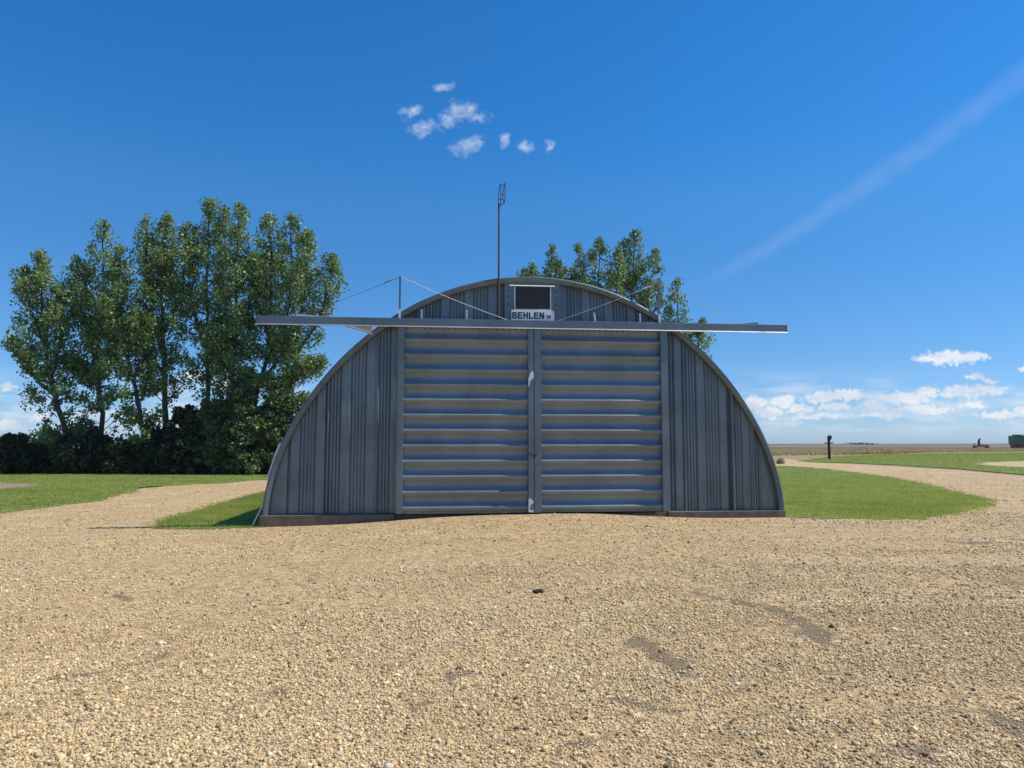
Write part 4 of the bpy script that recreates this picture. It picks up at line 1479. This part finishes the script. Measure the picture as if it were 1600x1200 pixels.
# second rank closes the hedge from behind
for k, px in enumerate(range(-30, 470, 62)):
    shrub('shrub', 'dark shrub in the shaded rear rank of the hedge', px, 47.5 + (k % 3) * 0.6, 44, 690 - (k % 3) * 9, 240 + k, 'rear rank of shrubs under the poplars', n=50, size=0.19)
shrub('weed', 'small dry weed tuft at the far right corner of the hangar', 1216, 62, 3.2, 714, 300, None, M_DRY, n=7, size=0.10)['category'] = 'weed'


# ------------------------------------------------------------------ post with a crossarm on the far lawn
pp = ground_at(1296, 717.5)
up = empty('yard_post', pp, rad(4))
tag(up, 'dark wooden post with a thin crossarm standing on the far lawn', 'post')
k = pp.y / FPX
bm = bmesh.new()
hh = 36 * k
box(bm, -1.6 * k, 1.6 * k, -1.6 * k, 1.6 * k, -0.1, hh, 0.02)
from_bm('pole', bm, plain('creosoted wood', (0.04, 0.033, 0.03), 0.9, 0, 0.4, 3), up)
bm = bmesh.new()
box(bm, -8.5 * k, 5.5 * k, -2.8 * k, -2.1 * k, hh - 11.8 * k, hh - 10.2 * k)
from_bm('crossarm', bm, M_RUST, up)
bm = bmesh.new()
tube(bm, [(1.2 * k, -2.2 * k, hh - 6 * k), (1.6 * k, -2.2 * k, hh - 4 * k), (1.6 * k, -2.2 * k, hh), (0.9 * k, -2.2 * k, hh + 1.4 * k)], [0.06, 2.1 * k, 2.3 * k, 0.05], 8)
from_bm('junction_box', bm, plain('dark casing', (0.02, 0.025, 0.035), 0.5), up)
bm = bmesh.new()
tube(bm, [(-0.4 * k, 0, hh), (-0.4 * k, 0, hh + 2.5 * k)], 0.02, 5)
from_bm('top_spike', bm, M_RUST, up)

# ------------------------------------------------------------------ machinery parked at the field's edge
EY = 200.0
ek = EY / FPX
M_GREEN = plain('faded green paint', (0.035, 0.20, 0.085), 0.5, 0, 0.3, 1.0)
M_LGREEN = plain('pale green tube paint', (0.20, 0.45, 0.26), 0.5, 0, 0.2, 1.0)
M_RED = plain('faded red paint', (0.22, 0.035, 0.025), 0.6, 0, 0.35, 1.5, (0.06, 0.03, 0.025))
M_TYRE = plain('black rubber', (0.02, 0.02, 0.02), 0.85)


def wheel(parent, x, y, r, w_):
    bm = bmesh.new()
    ring = []
    for (yy, rr_) in ((-w_ / 2, r * 0.55), (-w_ / 2, r * 0.92), (-w_ * 0.35, r), (w_ * 0.35, r), (w_ / 2, r * 0.92), (w_ / 2, r * 0.55)):
        ring.append([bm.verts.new((x + rr_ * math.cos(2 * math.pi * j / 20), y + yy, r + rr_ * math.sin(2 * math.pi * j / 20))) for j in range(20)])
    for a, b_ in zip(ring, ring[1:]):
        for j in range(20):
            bm.faces.new((a[j], a[(j + 1) % 20], b_[(j + 1) % 20], b_[j]))
    o = from_bm('wheel', bm, M_TYRE, parent)
    bm = bmesh.new()
    tube(bm, [(x, y - w_ * 0.3, r), (x, y + w_ * 0.3, r)], r * 0.56, 16)
    from_bm('rim', bm, M_LGREEN, o)


ex = (1578 - 800) * ek
cb = empty('combine', (ex, EY, hz(ex, EY)), rad(-6))
tag(cb, 'green combine harvester parked at the field edge on the right', 'combine')
bm = bmesh.new()
wedge(bm, [(0.2, 1.2), (0.0, 2.2), (0.0, 3.9), (2.6, 4.1), (3.6, 3.7), (6.2, 3.5), (6.6, 2.4), (6.2, 1.3)], -1.5, 1.5)
box(bm, 0.4, 5.5, -1.1, 1.1, 0.8, 1.25, 0.05)
from_bm('body', bm, M_GREEN, cb)
bm = bmesh.new()
wedge(bm, [(1.0, 4.0), (0.7, 4.25), (3.3, 4.25), (3.0, 4.0)], -1.2, 1.2)
from_bm('grain_tank', bm, M_GREEN, cb)
bm = bmesh.new()
tube(bm, [(1.6, -1.75, 4.15), (4.0, -1.8, 3.3), (7.0, -1.9, 2.2)], 0.2, 10)
from_bm('unloading_auger', bm, M_LGREEN, cb)
for x_, y_, r_ in ((1.5, -1.7, 0.85), (1.5, 1.7, 0.85), (5.4, -1.4, 0.55), (5.4, 1.4, 0.55)):
    wheel(cb, x_, y_, r_, 0.5)
ex2 = (1566 - 800) * ek
hd = empty('swather_header', (ex2, EY - 4, hz(ex2, EY - 4)), 0)
tag(hd, 'low red header standing in front of the green combine', 'header')
bm = bmesh.new()
wedge(bm, [(0, 1.3), (0.1, 1.75), (2.6, 1.65), (3.0, 1.85), (3.2, 1.85), (3.2, 0.5), (2.9, 0.4), (0.6, 1.0)], -0.7, 0.7)
from_bm('body', bm, M_RED, hd)
for x_ in (0.9, 2.4):
    bm = bmesh.new()
    tube(bm, [(x_, 0, 0), (x_, 0, 1.1)], 0.08, 6)
    from_bm('stand', bm, M_TYRE, hd)
ex3 = (1527 - 800) * ek
im = empty('field_implement', (ex3, EY + 3, hz(ex3, EY + 3)), 0)
tag(im, 'rusty red low implement with a curved dark spout at the field edge', 'implement')
bm = bmesh.new()
box(bm, 0.3, 4.6, -0.5, 0.5, 0.85, 1.2, 0.05)
wedge(bm, [(1.6, 1.2), (1.8, 1.5), (4.0, 1.4), (4.7, 1.2)], -0.4, 0.4)
box(bm, 0.6, 0.75, -0.1, 0.1, 1.2, 1.9)
from_bm('frame', bm, M_RED, im)
bm = bmesh.new()
tube(bm, [(2.0, 0, 1.2), (1.95, 0, 2.1), (2.05, 0, 2.7), (2.35, 0, 3.05), (2.6, 0, 3.15)], [0.33, 0.32, 0.28, 0.22, 0.13], 10)
from_bm('spout', bm, plain('dark weathered steel', (0.035, 0.022, 0.025), 0.7), im)
for x_ in (0.8, 4.2):
    bm = bmesh.new()
    tube(bm, [(x_, -0.5, 0.42), (x_, 0.5, 0.42)], 0.42, 14)
    from_bm('wheel', bm, M_TYRE, im)

# far bushes on the plain
rng = np.random.default_rng(55)
cen, rr, cnt = [], [], []
for _ in range(40):
    Y = 1000 + rng.uniform(0, 60)
    x_ = (1345 + rng.normal(0, 9) - 800) * Y / FPX
    cen.append((x_, Y, hz(x_, Y) + rng.uniform(0.6, 2.6)))
    rr.append(rng.uniform(0.8, 1.8))
    cnt.append(50)
v, f = leaves(np.array(cen), np.array(rr), np.array(cnt), 0.8, rng, 0.8)
o = np_mesh('distant_bushes', v, f, M_SHRUB)
o['kind'] = 'stuff'

# dark clod on the gravel
bm = bmesh.new()
bmesh.ops.create_icosphere(bm, subdivisions=3, radius=1.0)
rng = random.Random(8)
from mathutils import noise as mnoise
for vv in bm.verts:
    vv.co *= 1 + 0.45 * mnoise.noise(vv.co * 1.7)
    vv.co.x *= 0.07
    vv.co.y *= 0.055
    vv.co.z *= 0.028
c = ground_at(842, 926)
o = from_bm('clod', bm, plain('dark damp clod', (0.03, 0.025, 0.02), 0.95, 0, 0.5, 40), None, True)
o.location = c + Vector((0, 0, 0.015))
tag(o, 'dark clod of earth lying alone on the gravel before the doors', 'clod')

# ------------------------------------------------------------------ the air over the plain
bm = bmesh.new()
box(bm, -11000, 11000, -7000, 16000, -1.4, 21.0)
me = bpy.data.meshes.new('haze')
bm.to_mesh(me)
bm.free()
hm = bpy.data.materials.new('thin haze')
hm.use_nodes = True
t = NT(hm.node_tree)
t.n.clear()
ho = t.node('ShaderNodeOutputMaterial')
hv = t.node('ShaderNodeVolumePrincipled')
hv.inputs['Color'].default_value = (0.95, 0.97, 1.0, 1)
hv.inputs['Density'].default_value = 0.00012
t.l.new(hv.outputs[0], ho.inputs['Volume'])
tag(link('haze', me, hm), kind='stuff')
